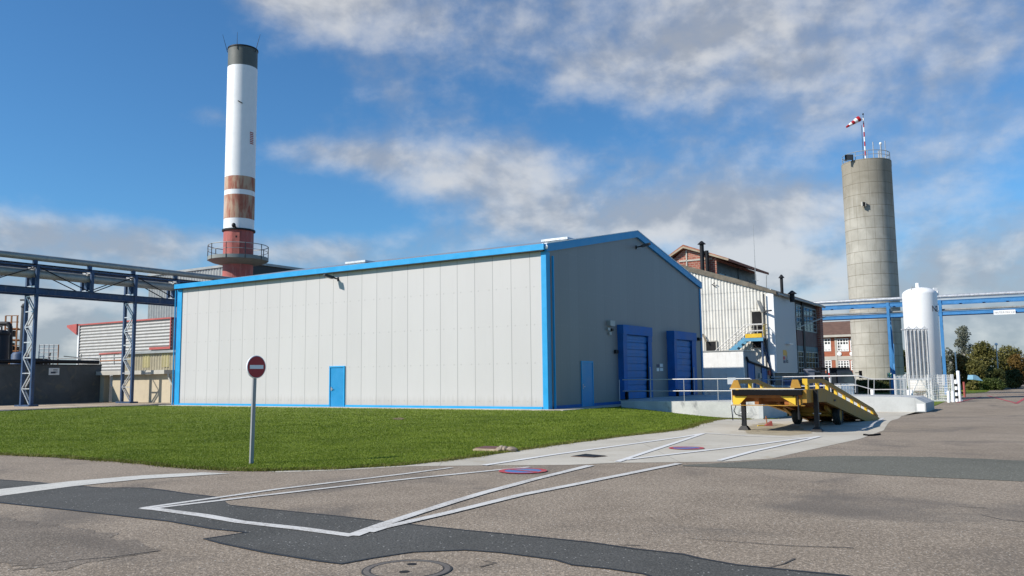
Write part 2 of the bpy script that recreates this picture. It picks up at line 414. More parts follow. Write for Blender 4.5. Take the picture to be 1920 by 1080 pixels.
def grass_mat():
    m, k, b = new_mat('lawn_grass'); v = k.n.new('ShaderNodeNewGeometry').outputs['Position']
    a = k.noise(v, .16, 4, .6, .5); c = k.noise(v, 1.1, 5, .65, .4); f = k.noise(v, 14., 3, .7)
    t = k.math('ADD', k.math('ADD', k.math('MULTIPLY', a, .4), k.math('MULTIPLY', c, .35)), k.math('MULTIPLY', f, .25))
    col = k.mix(k.ramp(t, .36, .62), (.085, .125, .008), (.160, .205, .020))
    col = k.mix(k.ramp(k.noise(v, .5, 5, .6, 1.), .56, .70, 0, .45), col, (.150, .150, .035))
    k.put(b, 'Base Color', col); b.inputs['Roughness'].default_value = .75; b.inputs['Specular IOR Level'].default_value = .2
    bump(k, b, k.math('ADD', f, c), .9, .05); return m
m_grass = grass_mat()
def blade_mat(name, lo, hi):
    m, k, b = new_mat(name); v = k.n.new('ShaderNodeNewGeometry').outputs['Position']
    n = k.noise(v, .55, 7, .68, .6); w = k.n.new('ShaderNodeNewGeometry').outputs['Random Per Island']
    col = k.mix(k.math('ADD', k.math('MULTIPLY', k.ramp(n, .38, .62), .62), k.math('MULTIPLY', w, .38)), lo, hi)
    k.put(b, 'Base Color', col); b.inputs['Roughness'].default_value = .6; b.inputs['Specular IOR Level'].default_value = .25
    tr = k.n.new('ShaderNodeBsdfTranslucent'); k.put(tr, 0, col); mx = k.n.new('ShaderNodeMixShader'); mx.inputs[0].default_value = .3
    k.l.new(b.outputs[0], mx.inputs[1]); k.l.new(tr.outputs[0], mx.inputs[2])
    k.l.new(mx.outputs[0], k.n['Material Output'].inputs[0]); return m
m_blade = blade_mat('grass_blades', (.095, .145, .008), (.215, .275, .030))
m_leaf = {'olive': blade_mat('olive_leaves', (.080, .080, .020), (.200, .185, .055)), 'dark': blade_mat('dark_leaves', (.042, .052, .016), (.110, .120, .038)),
          'silver': blade_mat('silvery_leaves', (.10, .115, .08), (.26, .27, .21)), 'amber': blade_mat('turning_leaves', (.130, .082, .020), (.240, .150, .042)),
          'shrub': blade_mat('shrub_leaves', (.045, .068, .016), (.110, .145, .034))}
m_bark = M('bark', (.12, .095, .07), .9, var=.3, sc=3); m_birch = M('pale_bark', (.5, .48, .44), .8, var=.25, sc=3)

def brick_mat(name, c1, c2, mortar, scale=1.):
    m, k, b = new_mat(name); p = k.xyz(ocoord(k))
    v = k.comb(k.math('ADD', p[0], p[1]), p[2], 0.)
    n = k.n.new('ShaderNodeTexBrick'); k.put(n, 'Vector', v); n.inputs['Scale'].default_value = scale
    n.inputs['Color1'].default_value = (*c1, 1); n.inputs['Color2'].default_value = (*c2, 1); n.inputs['Mortar'].default_value = (*mortar, 1)
    n.inputs['Mortar Size'].default_value = .025; n.inputs['Brick Width'].default_value = .42; n.inputs['Row Height'].default_value = .2
    k.put(b, 'Base Color', k.mix(k.ramp(k.noise(ocoord(k), 1.1, 5), .3, .7, 0, .35), n.outputs[0], tuple(q*.5 for q in c1)))
    b.inputs['Roughness'].default_value = .9; return m
m_brick  = brick_mat('patterned_brick', (.27, .06, .04), (.40, .15, .10), (.40, .30, .23), 1.)
m_brick2 = brick_mat('orange_brick', (.42, .13, .065), (.36, .10, .05), (.30, .14, .09), 1.)

def silo_mat():
    m, k, b = new_mat('silo_concrete'); v = ocoord(k); p = k.xyz(v)
    th = k.math('ARCTAN2', p[1], p[0])
    row = k.math('DIVIDE', p[2], 1.45); rid = k.math('FLOOR', row); fz = k.math('FRACT', row)
    col = k.math('ADD', k.math('DIVIDE', th, 2*math.pi/18), k.math('MULTIPLY', k.math('FLOOR', k.math('DIVIDE', rid, 4.)), .37))
    fc = k.math('FRACT', k.math('ADD', col, 30.)); cid = k.math('FLOOR', k.math('ADD', col, 30.))
    jz = k.ramp(k.math('ABSOLUTE', k.math('SUBTRACT', fz, .5)), .470, .490); jc = k.ramp(k.math('ABSOLUTE', k.math('SUBTRACT', fc, .5)), .477, .492)
    wn = k.n.new('ShaderNodeTexWhiteNoise'); wn.noise_dimensions = '2D'; k.put(wn, 'Vector', k.comb(rid, cid, 0.))
    n = k.noise(v, .55, 7, .65, .4); n2 = k.noise(k.scale(v, (2.2, 2.2, .18)), 1.1, 6, .65)
    c = k.mix(k.ramp(n, .3, .7), (.345, .330, .285), (.455, .435, .380))
    c = k.mix(k.math('MULTIPLY', wn.outputs[0], .16), c, (.24, .22, .18))
    top = k.ramp(k.math('ADD', p[2], k.math('MULTIPLY', n2, 9.)), 24.5, 31.5)
    c = k.mix(k.math('MULTIPLY', top, .55), c, (.20, .17, .12))
    c = k.mix(k.ramp(n2, .54, .72, 0, .40), c, (.20, .18, .135))
    j = k.math('MAXIMUM', jz, k.math('MULTIPLY', jc, .8)); jn = k.math('MULTIPLY', j, k.ramp(n2, .25, .6, .5, .85))
    c = k.mix(jn, c, (.15, .13, .095))
    k.put(b, 'Base Color', c); b.inputs['Roughness'].default_value = .92; b.inputs['Specular IOR Level'].default_value = .2
    bump(k, b, k.math('SUBTRACT', n, j), .35, .03); return m
m_silo = silo_mat()

def rustband_mat():
    m, k, b = new_mat('peeling_red_band'); v = ocoord(k)
    n = k.noise(v, .7, 6, .6, .6); n2 = k.noise(k.scale(v, (1.5, 1.5, .3)), 1.2, 6, .6)
    c = k.mix(k.ramp(n, .35, .62), (.30, .075, .045), (.36, .13, .075)); c = k.mix(k.ramp(n2, .42, .62, 0, .80), c, (.50, .38, .26))
    p = k.xyz(v)   # the paint has weathered away on the windward side
    side = k.ramp(k.math('ADD', k.math('ADD', p[0], k.math('MULTIPLY', p[1], -.15)), k.math('MULTIPLY', n, 1.6)), -1.1, .5)
    c = k.mix(side, (.55, .50, .42), c)
    k.put(b, 'Base Color', c); b.inputs['Roughness'].default_value = .75; return m
m_band = rustband_mat()

# ================================================================ GROUND
def grid_sheet(name, xs, ys, mat, off=0.):
    X, Y = np.meshgrid(np.array(xs), np.array(ys)); Z = gz(X, Y)+off; n, m = len(xs), len(ys)
    me = bpy.data.meshes.new(name); V = np.stack([X, Y, Z], -1).reshape(-1, 3)
    i = (np.arange(m-1)[:, None]*n+np.arange(n-1)[None, :]).reshape(-1)
    me.from_pydata(V.tolist(), [], np.stack([i, i+1, i+1+n, i+n], -1).tolist()); me.shade_smooth(); me.materials.append(mat)
    o = bpy.data.objects.new(name, me); COL.objects.link(o); return o
xs = [-1500, -600, -250, -120] + list(range(-60, 61, 1)) + [80, 120, 250, 600, 1500]
ys = [-600, -200, -60] + list(range(-20, 71, 1)) + [85, 110, 150, 250, 500, 1200, 2500]
struct(grid_sheet('asphalt_yard', xs, ys, m_asph))

def sheet(name, poly, off, mat, cut=True):
    """flat polygon laid on the ground, following its fall"""
    bm = bmesh.new(); vs = [bm.verts.new((x, y, 0)) for x, y in poly]; f = bm.faces.new(vs); f.normal_update()
    if f.normal.z < 0: f.normal_flip()
    bmesh.ops.triangulate(bm, faces=[f])
    X = [q[0] for q in poly]; Yv = [q[1] for q in poly]
    if cut and max(X) > 4 and max(Yv) > 25:
        for a, lo, hi in ((0, max(4, math.floor(min(X))), min(14, math.ceil(max(X)))), (1, max(25, math.floor(min(Yv))), min(46, math.ceil(max(Yv))))):
            for c in range(int(lo), int(hi)+1):
                co = [0, 0, 0]; co[a] = c; no = [0, 0, 0]; no[a] = 1
                bmesh.ops.bisect_plane(bm, geom=bm.verts[:]+bm.edges[:]+bm.faces[:], plane_co=co, plane_no=no)
    for v in bm.verts: v.co.z = float(gz(v.co.x, v.co.y))+off
    me = bpy.data.meshes.new(name); bm.to_mesh(me); bm.free(); me.materials.append(mat)
    o = bpy.data.objects.new(name, me); COL.objects.link(o); return o
def gp(pts): return [G(*q).xy[:] for q in pts]
def rough(pts, amp=.05, step=.35):
    """break a straight outline into an uneven one"""
    out = []
    for i, a in enumerate(pts):
        b = pts[(i+1) % len(pts)]; L = math.dist(a, b); n = int(min(60, max(1, L/step)))
        for j in range(n):
            t = j/n; w = amp*(1 if j else .3); out.append((a[0]+(b[0]-a[0])*t+random.uniform(-w, w), a[1]+(b[1]-a[1])*t+random.uniform(-w, w)))
    return out

def s2w(x, y): p = SITE @ Vector((x, y, 0)); return (p.x, p.y)
# lawn
lawn_front = [(0,853),(100,858),(215,866),(330,877),(420,883),(500,884),(640,880),(760,873),(850,863),(930,852),(1023,838),(1150,821),(1280,806.5),(1417,782.5)]
front = gp(lawn_front)
lawn_poly = [(-75, 24)] + [(-45, 19.9), (-25, 19.6)] + front + [s2w(9.9, 5.55), s2w(1.3, 5.55), s2w(1.3, 2.2), s2w(.9, -.6), s2w(-WL-1.2, -.6), G(230,761.5).xy[:], G(0,771).xy[:], (-75, 47)]
lawn_rough = rough(lawn_poly, .035, .3)
struct(sheet('lawn', lawn_rough, .012, m_grass))
# concrete apron
apron = front[5:] + [s2w(9.9, 5.6), s2w(9.9, 17.2), s2w(15.4, 17.2)] + gp([(1723,771),(1690,780),(1673,788),(1657,807),(1613,823),(1513,845),(1447,860),(1357,866),(1280,867),(1157,868),(1067,872),(907,873),(773,874.5),(640,882),(520,886)])
struct(sheet('concrete_apron', apron, .004, m_conc))
ow = S().box(-WL-.9, 1.1, -.7, 0, .0, .05).box(0, 1.25, -.7, 8.4, .0, .046)
struct(mesh_obj('concrete_path', ow, m_conc))
# gravel strip on the left
struct(sheet('gravel_strip', [(-75, 47)] + gp([(0,771.5),(230,762),(330,758)]) + [(-22,66), (-45, 62), (-75, 55)], .012, m_grav))
# darker asphalt repairs
patch = [(-160,893),(0,900),(60,904),(103,908),(187,915),(267,915),(310,920),(350,926),(410,933),(433,948),(520,957),(640,969),(770,984),(873,995),(1000,1007),(1107,1018),(1190,1030),(1280,1040),(1313,1048),(1380,1060),(1480,1070),(1580,1080),(1700,1095),(1700,1130),(1350,1110),(1230,1085),(1207,1077),(1140,1067),(1073,1060),(1040,1050),(940,1037),(873,1032),(773,1036),(700,1047),(640,1058),(600,1053),(500,1037),(417,1020),(383,1011),(463,999),(397,992),(317,978),(133,957),(0,943),(-200,925)]
pp = gp(patch)
struct(sheet('asphalt_patch', rough(pp, .018, .12), .004, m_patch))
pp2 = gp([(1280,872),(1380,867),(1513,857),(1580,855),(1747,857),(1920,864),(2100,872),(2100,916),(1920,903),(1713,894),(1580,887),(1447,880),(1280,874.5)])
m_old = asphalt('old_dark_asphalt', (.172, .142, .110), (.235, .195, .154), (.42, .36, .29), .6, .42, dark=(.105, .088, .072))
struct(sheet('asphalt_patch', rough(gp([(-150,968),(20,972),(110,985),(215,1003),(300,1032),(150,1058),(80,1072),(-40,1050),(-150,1040)]), .10, .12), .003, m_old))
struct(sheet('asphalt_patch', rough(pp2, .03, .3), .005, m_patch2))
def ribbon(name, pts, w, off, mat, world=False, w2=None):
    p = [Vector(q) for q in (pts if world else gp(pts))]; q = []
    for a, b in zip(p[:-1], p[1:]):
        n = max(1, int((b-a).length/.8)); q += [a+(b-a)*(i/n) for i in range(n)]
    q.append(p[-1]); L, Rr = [], []
    for i, a in enumerate(q):
        d = (q[min(i+1, len(q)-1)]-q[max(i-1, 0)]).normalized(); n = Vector((-d.y, d.x))
        ww = w if w2 is None else w+(w2-w)*i/(len(q)-1); ww *= random.uniform(.9, 1.1)
        L.append(a+n*ww/2); Rr.append(a-n*ww/2)
    me = bpy.data.meshes.new(name); n = len(q)
    me.from_pydata([(v.x, v.y, float(gz(v.x, v.y))+off) for v in L+Rr], [], [(i+n, i+1+n, i+1, i) for i in range(n-1)])
    me.materials.append(mat); o = bpy.data.objects.new(name, me); COL.objects.link(o); return struct(o)
# ragged bitumen edges of the repair
for seg in (pp[9:24], pp[25:45], pp[0:9]):
    ribbon('bitumen_joint', seg, .035, .007, m_seal, True, .05)
# cracks
m_crack = M('crack_filling', (.07, .06, .052), .9, var=.4, sc=9)
for pts in ([(60,1062),(150,1050),(205,1046),(300,1033)], [(1290,1010),(1400,1018),(1480,1024),(1600,1028)], [(1790,950),(1850,953)], [(1840,966),(1875,974),(1920,979)],
            [(1440,1065),(1470,1058),(1490,1048)], [(905,1052),(930,1056),(900,1064)], [(1160,1022),(1200,1024)]):
    ribbon('asphalt_crack', pts, .010, .006, m_crack, False, .022)
# white lines
sheet_line = gp([(-150,937),(0,918),(133,903),(267,892),(380,886.5),(433,888.5),(267,899),(133,913),(0,931),(-150,954)])
struct(sheet('road_marking', sheet_line, .009, m_lineb))
LW = .125
for pts, w, mt in (([(265,954),(400,935),(520,918),(640,903.5),(760,889),(847,877.5)], .12, m_line),
               ([(283,954.5),(450,935),(640,913),(773,898),(933,882),(993,876.5)], .12, m_line),
               ([(268,954),(293,956),(383,968),(450,980),(567,993),(640,1003),(662,1006)], .15, m_line),
               ([(660,1006),(720,984),(787,962),(853,941),(907,925),(1000,900),(1107,873.5)], .16, m_line),
               ([(690,999),(717,991),(840,963),(973,930),(1080,909),(1173,890),(1273,870)], .15, m_line),
               ([(907,873.5),(1040,853),(1280,820),(1320,813)], .14, m_linec), ([(1157,867),(1220,846),(1280,826.5),(1320,813)], .13, m_linec),
               ([(1173,863),(1280,850.5),(1413,835),(1480,826),(1537,819)], .14, m_linec), ([(1347,865),(1413,847),(1513,825),(1537,819)], .13, m_linec),
               ([(1320,813),(1400,818),(1500,822)], .08, m_linec)):
    LZ0 = globals().get('LZ0', .009)+.0008; ribbon('road_marking', pts, w, LZ0, mt)
# white-black edge strip by the foot of the ramp and red lines far off on the road
ribbon('road_marking', [(1612,806),(1632,800),(1648,789),(1655,784)], .16, .011, m_line)
for pts in ([(1795,755),(1838,744)], [(1852,742),(1905,756)], [(1905,757),(1930,742)], [(1860,740),(1925,741)]):
    ribbon('road_marking', pts, .22, .012, m_mkred)
def disc(name, c, r0, r1, off, mat, n=48):
    me = bpy.data.meshes.new(name); z = float(gz(c.x, c.y))+off
    vs = [(c.x+r*math.cos(2*math.pi*i/n), c.y+r*math.sin(2*math.pi*i/n), z) for r in (r0, r1) for i in range(n)]
    me.from_pydata(vs, [], [(i, i+n, (i+1) % n+n, (i+1) % n) for i in range(n)]); me.materials.append(mat)
    o = bpy.data.objects.new(name, me); COL.objects.link(o); return struct(o)
for (px_, py_, r) in ((980.5, 884, .43), (1287, 841, .40)):
    c = G(px_, py_); disc('no_parking_marking', c, r*.76, r, .016, m_mkred); disc('no_parking_marking', c, .001, r*.765, .014, m_mkblu)
    ribbon('no_parking_marking', [(c.x-r*.52, c.y+r*.52), (c.x+r*.52, c.y-r*.52)], .09, .018, m_mkred, True)
# far grass verges on the right
verge = gp([(1728,772),(1765,756),(1812,739),(1800,733),(1745,748),(1700,752)])
struct(sheet('grass_verge', verge, .02, m_grass, False))
struct(sheet('grass_verge', gp([(1800,739),(1848,736),(1856,732),(1885,727.5),(1915,721),(1840,712),(1700,709),(1600,716),(1600,738)]), .02, m_grass, False))

# grass blades: one mass over the lawn
def inside(px_, py_, poly):
    r = np.zeros(len(px_), bool); n = len(poly)
    for i in range(n):
        x0, y0 = poly[i]; x1, y1 = poly[(i+1) % n]
        c = ((y0 > py_) != (y1 > py_)); r ^= c & (px_ < (x1-x0)*(py_-y0)/(y1-y0+1e-12)+x0)
    return r
def grass(name, poly, n, h, w, off=.02):
    P = np.array(poly); out = []
    # more blades near the camera: sample in inverse distance
    yy = 1/rng.uniform(1/P[:,1].max(), 1/max(14, P[:,1].min()), n*4); xx = yy*rng.uniform(-.64, .40, n*4)
    k = inside(xx, yy, poly); xx, yy = xx[k][:n], yy[k][:n]; m = len(xx)
    zz = gz(xx, yy)+off; a = rng.uniform(0, 2*np.pi, m); sc = np.clip(yy/22, .8, 2.0)
    ww = w*sc*rng.uniform(.6, 1.2, m); hh = h*rng.uniform(.45, 1.15, m)*np.clip(sc, .8, 1.3); la = rng.uniform(0, 2*np.pi, m); ln = hh*rng.uniform(.2, .9, m)
    V = np.empty((m, 3, 3)); V[:,0] = np.stack([xx-ww*np.cos(a), yy-ww*np.sin(a), zz], -1); V[:,1] = np.stack([xx+ww*np.cos(a), yy+ww*np.sin(a), zz], -1)
    V[:,2] = np.stack([xx+ln*np.cos(la), yy+ln*np.sin(la), zz+hh], -1)
    me = bpy.data.meshes.new(name); me.vertices.add(3*m); me.vertices.foreach_set('co', V.reshape(-1)); me.loops.add(3*m); me.loops.foreach_set('vertex_index', np.arange(3*m, dtype=np.int32))
    me.polygons.add(m); me.polygons.foreach_set('loop_start', np.arange(0, 3*m, 3, dtype=np.int32)); me.update(); me.validate(); me.materials.append(m_blade)
    o = bpy.data.objects.new(name, me); COL.objects.link(o); o['kind'] = 'stuff'; o['label'] = 'short green grass covering the lawn'; o['category'] = 'grass'; return o
grass('grass', lawn_poly, 280000, .026, .010)
# ragged fringe of longer, drier tufts along the road edge
def fringe():
    P = np.array([(-45, 19.9), (-25, 19.6)] + front); seg = np.linalg.norm(np.diff(P, axis=0), axis=1); cum = np.r_[0, np.cumsum(seg)]; m = 26000
    t = rng.uniform(0, cum[-1], m); i = np.clip(np.searchsorted(cum, t)-1, 0, len(seg)-1); f = (t-cum[i])/seg[i]; d = np.diff(P, axis=0)/seg[:,None]; nr = np.stack([-d[:,1], d[:,0]], -1)
    clump = np.sin(t*2.1)*.5+np.sin(t*5.3+1)*.3+np.sin(t*11.7+2)*.2
    q = P[i]+d[i]*(f*seg[i])[:,None]+nr[i]*(rng.normal(.05, .09, m)-.07*clump)[:,None]
    xx, yy = q[:,0], q[:,1]; zz = gz(xx, yy)+.012; a = rng.uniform(0, 6.28, m); hh = rng.uniform(.02, .06, m); la = rng.uniform(0, 6.28, m); ln = hh*rng.uniform(.4, 1.3, m); ww = .010
    V = np.empty((m,3,3)); V[:,0] = np.stack([xx-ww*np.cos(a), yy-ww*np.sin(a), zz], -1); V[:,1] = np.stack([xx+ww*np.cos(a), yy+ww*np.sin(a), zz], -1); V[:,2] = np.stack([xx+ln*np.cos(la), yy+ln*np.sin(la), zz+hh], -1)
    me = bpy.data.meshes.new('grass_fringe'); me.from_pydata(V.reshape(-1,3).tolist(), [], np.arange(3*m).reshape(-1,3).tolist()); me.materials.append(blade_mat('dry_grass_blades', (.10, .110, .016), (.21, .20, .05)))
    o = bpy.data.objects.new('grass_fringe', me); COL.objects.link(o); o['kind'] = 'stuff'; o['label'] = 'ragged drier grass along the edge of the lawn'; o['category'] = 'grass'
fringe()

# ================================================================ WAREHOUSE
wh = site_thing('warehouse', 'long pale grey metal clad warehouse with bright blue trim and a gable end darkened as if in shade', 'warehouse', 0, 0, 0)
mesh_obj('long_wall', S().box(-WL, 0, 0, .12, .05, WH-.1), m_wall, wh)
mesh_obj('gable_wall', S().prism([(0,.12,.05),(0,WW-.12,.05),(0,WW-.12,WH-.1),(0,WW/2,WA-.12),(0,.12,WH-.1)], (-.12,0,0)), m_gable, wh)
mesh_obj('rear_wall', S().box(-WL, 0, WW-.12, WW, .05, WH-.1), m_wall, wh)
mesh_obj('end_wall', S().prism([(-WL,.12,.05),(-WL,WW-.12,.05),(-WL,WW-.12,WH-.1),(-WL,WW/2,WA-.12),(-WL,.12,WH-.1)], (.12,0,0)), m_wall, wh)
def roof(y0, z0, y1, z1, th=.10, x0=-WL-.12, x1=.10):
    return [(x0,y0,z0),(x0,y1,z1),(x0,y1,z1-th),(x0,y0,z0-th)], (x1-x0,0,0)
rf = S()
rf.prism(*roof(-.10, WH-.01, WW/2, WA)); rf.prism(*roof(WW+.10, WH-.01, WW/2, WA)); mesh_obj('roof', rf, m_roofst, wh)
mesh_obj('eave_trim', S().box(-WL-.16, .06, -.30, -.02, WH-.31, WH), m_blue, wh)
sof = S().box(-WL, 0, -.30+.02, .0, WH-.35, WH-.312); mesh_obj('eave_soffit', sof, m_dgrey, wh)
gt = S()
for ya, yb in ((-.10, WW/2), (WW+.10, WW/2)):
    gt.prism([(.003,ya,WH-.40),(.003,yb,WA-.38),(.003,yb,WA+.03),(.003,ya,WH+.01)], (.14,0,0))
mesh_obj('gable_trim', gt, m_blued, wh)
lv = S()
for ya, yb in ((-.10, WW/2), (WW+.10, WW/2)): lv.prism([(.0,ya,WH+.012),(.0,yb,WA+.032),(.0,yb,WA+.072),(.0,ya,WH+.052)], (.17,0,0))
mesh_obj('ridge_flashing', lv, m_white, wh)
mesh_obj('corner_trim', S().box(-.25, .05, -.06, .34, .04, WH-.37), m_blue, wh)
mesh_obj('corner_trim', S().box(-WL-.14, -WL+.40, -.06, .30, .04, WH-.37), m_blue, wh)
mesh_obj('corner_trim', S().box(.003, .06, WW-.22, WW+.04, .04, WH-.40), m_blued, wh)
mesh_obj('gutter_pipe', S().box(.055, .16, .50, .57, .06, WH-.55), m_blue, wh)
mesh_obj('gutter_pipe', S().tube((-WL-.20,-.12,.05), (-WL-.20,-.12,WH-.4), .05, 8), m_blue, wh)
mesh_obj('gutter_bracket', S().ball((.12,-.12,WH-.16), (.10,.05,.12)), m_white, wh)
dA0, dA1 = PV(618, 766, 0), PV(647.5, 686, 0); dgap = (dA0.x-.03, dA1.x+.03)
bt = S().box(-WL+.4, dgap[0], -.05, -.002, .04, .17).box(dgap[1], -.3, -.05, -.002, .04, .17); mesh_obj('base_trim', bt, m_blue, wh)
g0, g1 = PU(1089, 700, 0).y, PU(1111, 700, 0).y
mesh_obj('base_trim', S().box(.002, .04, .58, g0-.05, .04, .20).box(.002, .04, g1+.05, WW-.2, .04, .20), m_dock, wh)
def door(frame_box, leaf_box, handle):
    d = mesh_obj('door', leaf_box, m_blued, wh); mesh_obj('door_frame', frame_box, m_blue, d); mesh_obj('handle', handle, m_galv, d); return d
x0, x1, zt = dA0.x, dA1.x, dA1.z
door(S().box(x0, x0+.07, -.07, -.001, .03, zt).box(x1-.07, x1, -.07, -.001, .03, zt).box(x0+.07, x1-.07, -.07, -.001, zt-.08, zt),
     S().box(x0+.085, x1-.085, -.03, -.002, .05, zt-.095), S().box(x0+.16, x0+.21, -.075, -.03, 1.0, 1.22).bar((x0+.18,-.09,1.10), (x0+.36,-.09,1.10), .03))
zg = PU(1100, 677, 0).z
door(S().box(.001, .06, g0, g0+.07, .04, zg).box(.001, .06, g1-.07, g1, .04, zg).box(.001, .06, g0+.07, g1-.07, zg-.08, zg),
     S().box(.002, .035, g0+.07, g1-.07, .04, zg-.08), S().box(.035, .06, g0+.13, g0+.17, 1.0, 1.25).bar((.08,g0+.15,1.12), (.08,g0+.33,1.12), .03))
PLZ = .30                                    # level of the loading platform
for (pa, pb, pc, ptop, pi0, pi1) in ((1158.5, 1169, 1222.5, 608.5, 1176, 1216), (1251, 1264.5, 1305.5, 620, 1269, 1298)):
    v1 = PU(pa, 660, 0).y; P = PV(pb, 660, v1).x; v2 = PU(pc, 660, P).y; zt = PV(pb, ptop, v1).z
    a, b_ = PU(pi0, 660, P).y, PU(pi1, 660, P).y
    dk = mesh_obj('dock_shelter', S().box(.001, P, v1, a, PLZ+.02, zt-.9), m_dock, wh)
    mesh_obj('side_pad', S().box(.001, P, b_, v2, PLZ+.02, zt-.9), m_dock, dk)
    mesh_obj('head_pad', S().box(.001, P+.05, v1-.04, v2+.04, zt-.55, zt).box(.001, P+.02, v1-.02, a, zt-.9, zt-.552).box(.001, P+.02, b_, v2+.02, zt-.9, zt-.552), m_dock, dk)
    rd = S(); nsl = 9; h0 = PLZ+.02; hh = (zt-.56-h0)/nsl
    for i in range(nsl):
        z0 = h0+i*hh; rd.box(P-.20, P-.12, a, b_, z0, z0+hh*.84).box(P-.21, P-.19, a, b_, z0+hh*.84, z0+hh)
        rd.box(P-.118, P-.095, a+.02, b_-.02, z0+hh*.36, z0+hh*.50)
    mesh_obj('roller_door', rd, m_rolld, dk)
    mesh_obj('guide_rail', S().box(P-.09, P-.05, a+.001, a+.05, PLZ+.03, zt-1.6), m_galv, dk)
    mesh_obj('curtain_edge', S().box(P+.003, P+.05, b_+.05, b_+.10, PLZ+.03, PLZ+1.9), m_galv, dk)
    mesh_obj('curtain', S().prism([(P-.09,b_-.02,zt-.9),(P-.09,b_-.26,PLZ+.05),(P-.09,b_-.02,PLZ+.05)], (.05,0,0)), m_black, dk)
    mesh_obj('bumper', S().box(P+.003, P+.14, v1+.05, v1+.25, PLZ+.0, PLZ+.45), m_black, dk)
# floodlights
def floodlight(c, d, side):
    """bracket, arm and tilted rectangular head; d points away from the wall"""
    c, d, side = Vector(c), Vector(d), Vector(side)
    l = mesh_obj('wall_lamp', S().bar(c+d*.35-side*.05+Vector((0,0,.06)), c+d*.85-side*.32+Vector((0,0,.20)), .34, .13), m_dgrey, wh)
    mesh_obj('lamp_bracket', S().bar(c, c+d*.42+Vector((0,0,.05)), .07).bar(c+Vector((0,0,-.12)), c+Vector((0,0,.12)), .14, .03), m_dark, l)
    mesh_obj('lamp_glass', S().bar(c+d*.42-side*.09+Vector((0,0,-.008)), c+d*.80-side*.29+Vector((0,0,.105)), .28, .02), m_glass, l)
floodlight(PV(634, 523.5, -.002), (0,-1,0), (1,0,0))
floodlight(PU(1192, 464, .002), (1,0,0), (0,-1,0))
# alarm boxes, sensors and notices on the gable
def gbox(name, px0, py0, px1, py1, th, mat, off=.003):
    a, c = PU(px0, py0, 0), PU(px1, py1, 0); return mesh_obj(name, S().box(off, off+th, a.y, c.y, c.z, a.z), mat, wh)
gbox('siren_box', 1138, 601, 1147, 612, .22, m_tin); gbox('junction_box', 1136.5, 614.5, 1141, 620, .12, m_tin); gbox('alarm_strobe', 1144, 616, 1147, 621, .12, m_dark)
gbox('junction_box', 1140, 622.5, 1144, 628, .10, m_tin); gbox('push_button', 1151, 656, 1156, 663, .14, m_dark); gbox('camera_box', 1306.5, 633, 1311, 639, .2, m_dark)
for (a, b_, c, d_, mt) in ((1231,683,1236.5,688.5,m_navy),(1237,682,1242.5,688,m_whited),(1231,690,1235.5,696,m_white),(1237,690,1243,695.5,m_whited)): gbox('notice', a, b_, c, d_, .012, mt)
# rooflights standing on the front slope
for (xa, xb, xc, yt) in ((651, 684.5, 713, 488), (1019, 1062.5, 1087, 445.5)):
    y0 = 4.8; zr = WH+(WA-WH)*y0/(WW/2); a, b_ = PV(xa, yt, y0).x, PV(xb, yt, y0).x; y1 = min(y0+3.2, PU(xc, yt, b_).y)
    zt = PV(xb, yt, y0).z; print('rooflight', a, b_, y1, zr, zt); zt = max(zt, zr+.2)
    k_ = mesh_obj('rooflight', S().box(a, b_, y0, y1, zr-.1, zt-.14), m_white, wh)
    mesh_obj('rooflight_cap', S().box(a-.10, b_+.10, y0-.10, y1+.10, zt-.13, zt), m_galv, k_)

# ================================================================ LOADING PLATFORM, RAMPS, RAILINGS
PV0 = PV(1160, 752, 5.6); PXR = PV(1422, 760, 5.6).x
lp = site_thing('loading_platform', 'rough grey concrete loading platform along the shade-darkened gable end', 'platform', 5, 12, -.1)
mesh_obj('platform_deck', S().box(1.4, PXR, 5.6, 8.4, -.9, PLZ).box(.0, PXR, 8.404, 20, -.9, PLZ-.004), m_plat, lp)
yend = PU(1489, 776, PXR).y
mesh_obj('sloping_side_wall', S().prism([(PXR+.002,5.6,-.9),(PXR+.002,5.6,PLZ+.03),(PXR+.002,6.4,PLZ+.03),(PXR+.002,yend,gsite(PXR,yend)+.1),(PXR+.002,yend,-.9)], (.22,0,0)), m_ramp, lp)
mesh_obj('wall_cap', S().prism([(PXR-.03,5.55,PLZ+.034),(PXR-.03,6.4,PLZ+.034),(PXR-.03,yend,gsite(PXR,yend)+.104),(PXR-.03,yend,gsite(PXR,yend)+.19),(PXR-.03,6.4,PLZ+.12),(PXR-.03,5.55,PLZ+.12)], (.30,0,0)), m_stone, lp)
def railing(label, pts_top, mid, posts, r=.022, mat=m_rail, group=None):
    """pts are site coordinates; posts = list of (top, bottom)"""
    c = pts_top[0]; t = site_thing('railing', label, 'railing', c[0], c[1], posts[0][1][2], group)
    mesh_obj('top_rail', S().path(pts_top, r*1.15), mat, t); mesh_obj('middle_rail', S().path(mid, r), mat, t)
    for a, b_ in posts: mesh_obj('post', S().tube(b_, a, r, 8), mat, t)
    return t
zr = PV(1282, 711, 5.7).z; zm = PV(1282, 733, 5.7).z
xe = PV(1411, 712, 5.7).x
railing('galvanised tubular railing along the front edge of the loading platform', [(1.45,5.7,zr),(xe-.12,5.7,zr),(xe,5.7,zr-.10),(xe,5.7,zm)], [(1.45,5.7,zm),(xe,5.7,zm)],
        [((PV(q,712,5.7).x,5.7,zr),(PV(q,712,5.7).x,5.7,PLZ)) for q in (1161,1219.5,1282,1345.5)])
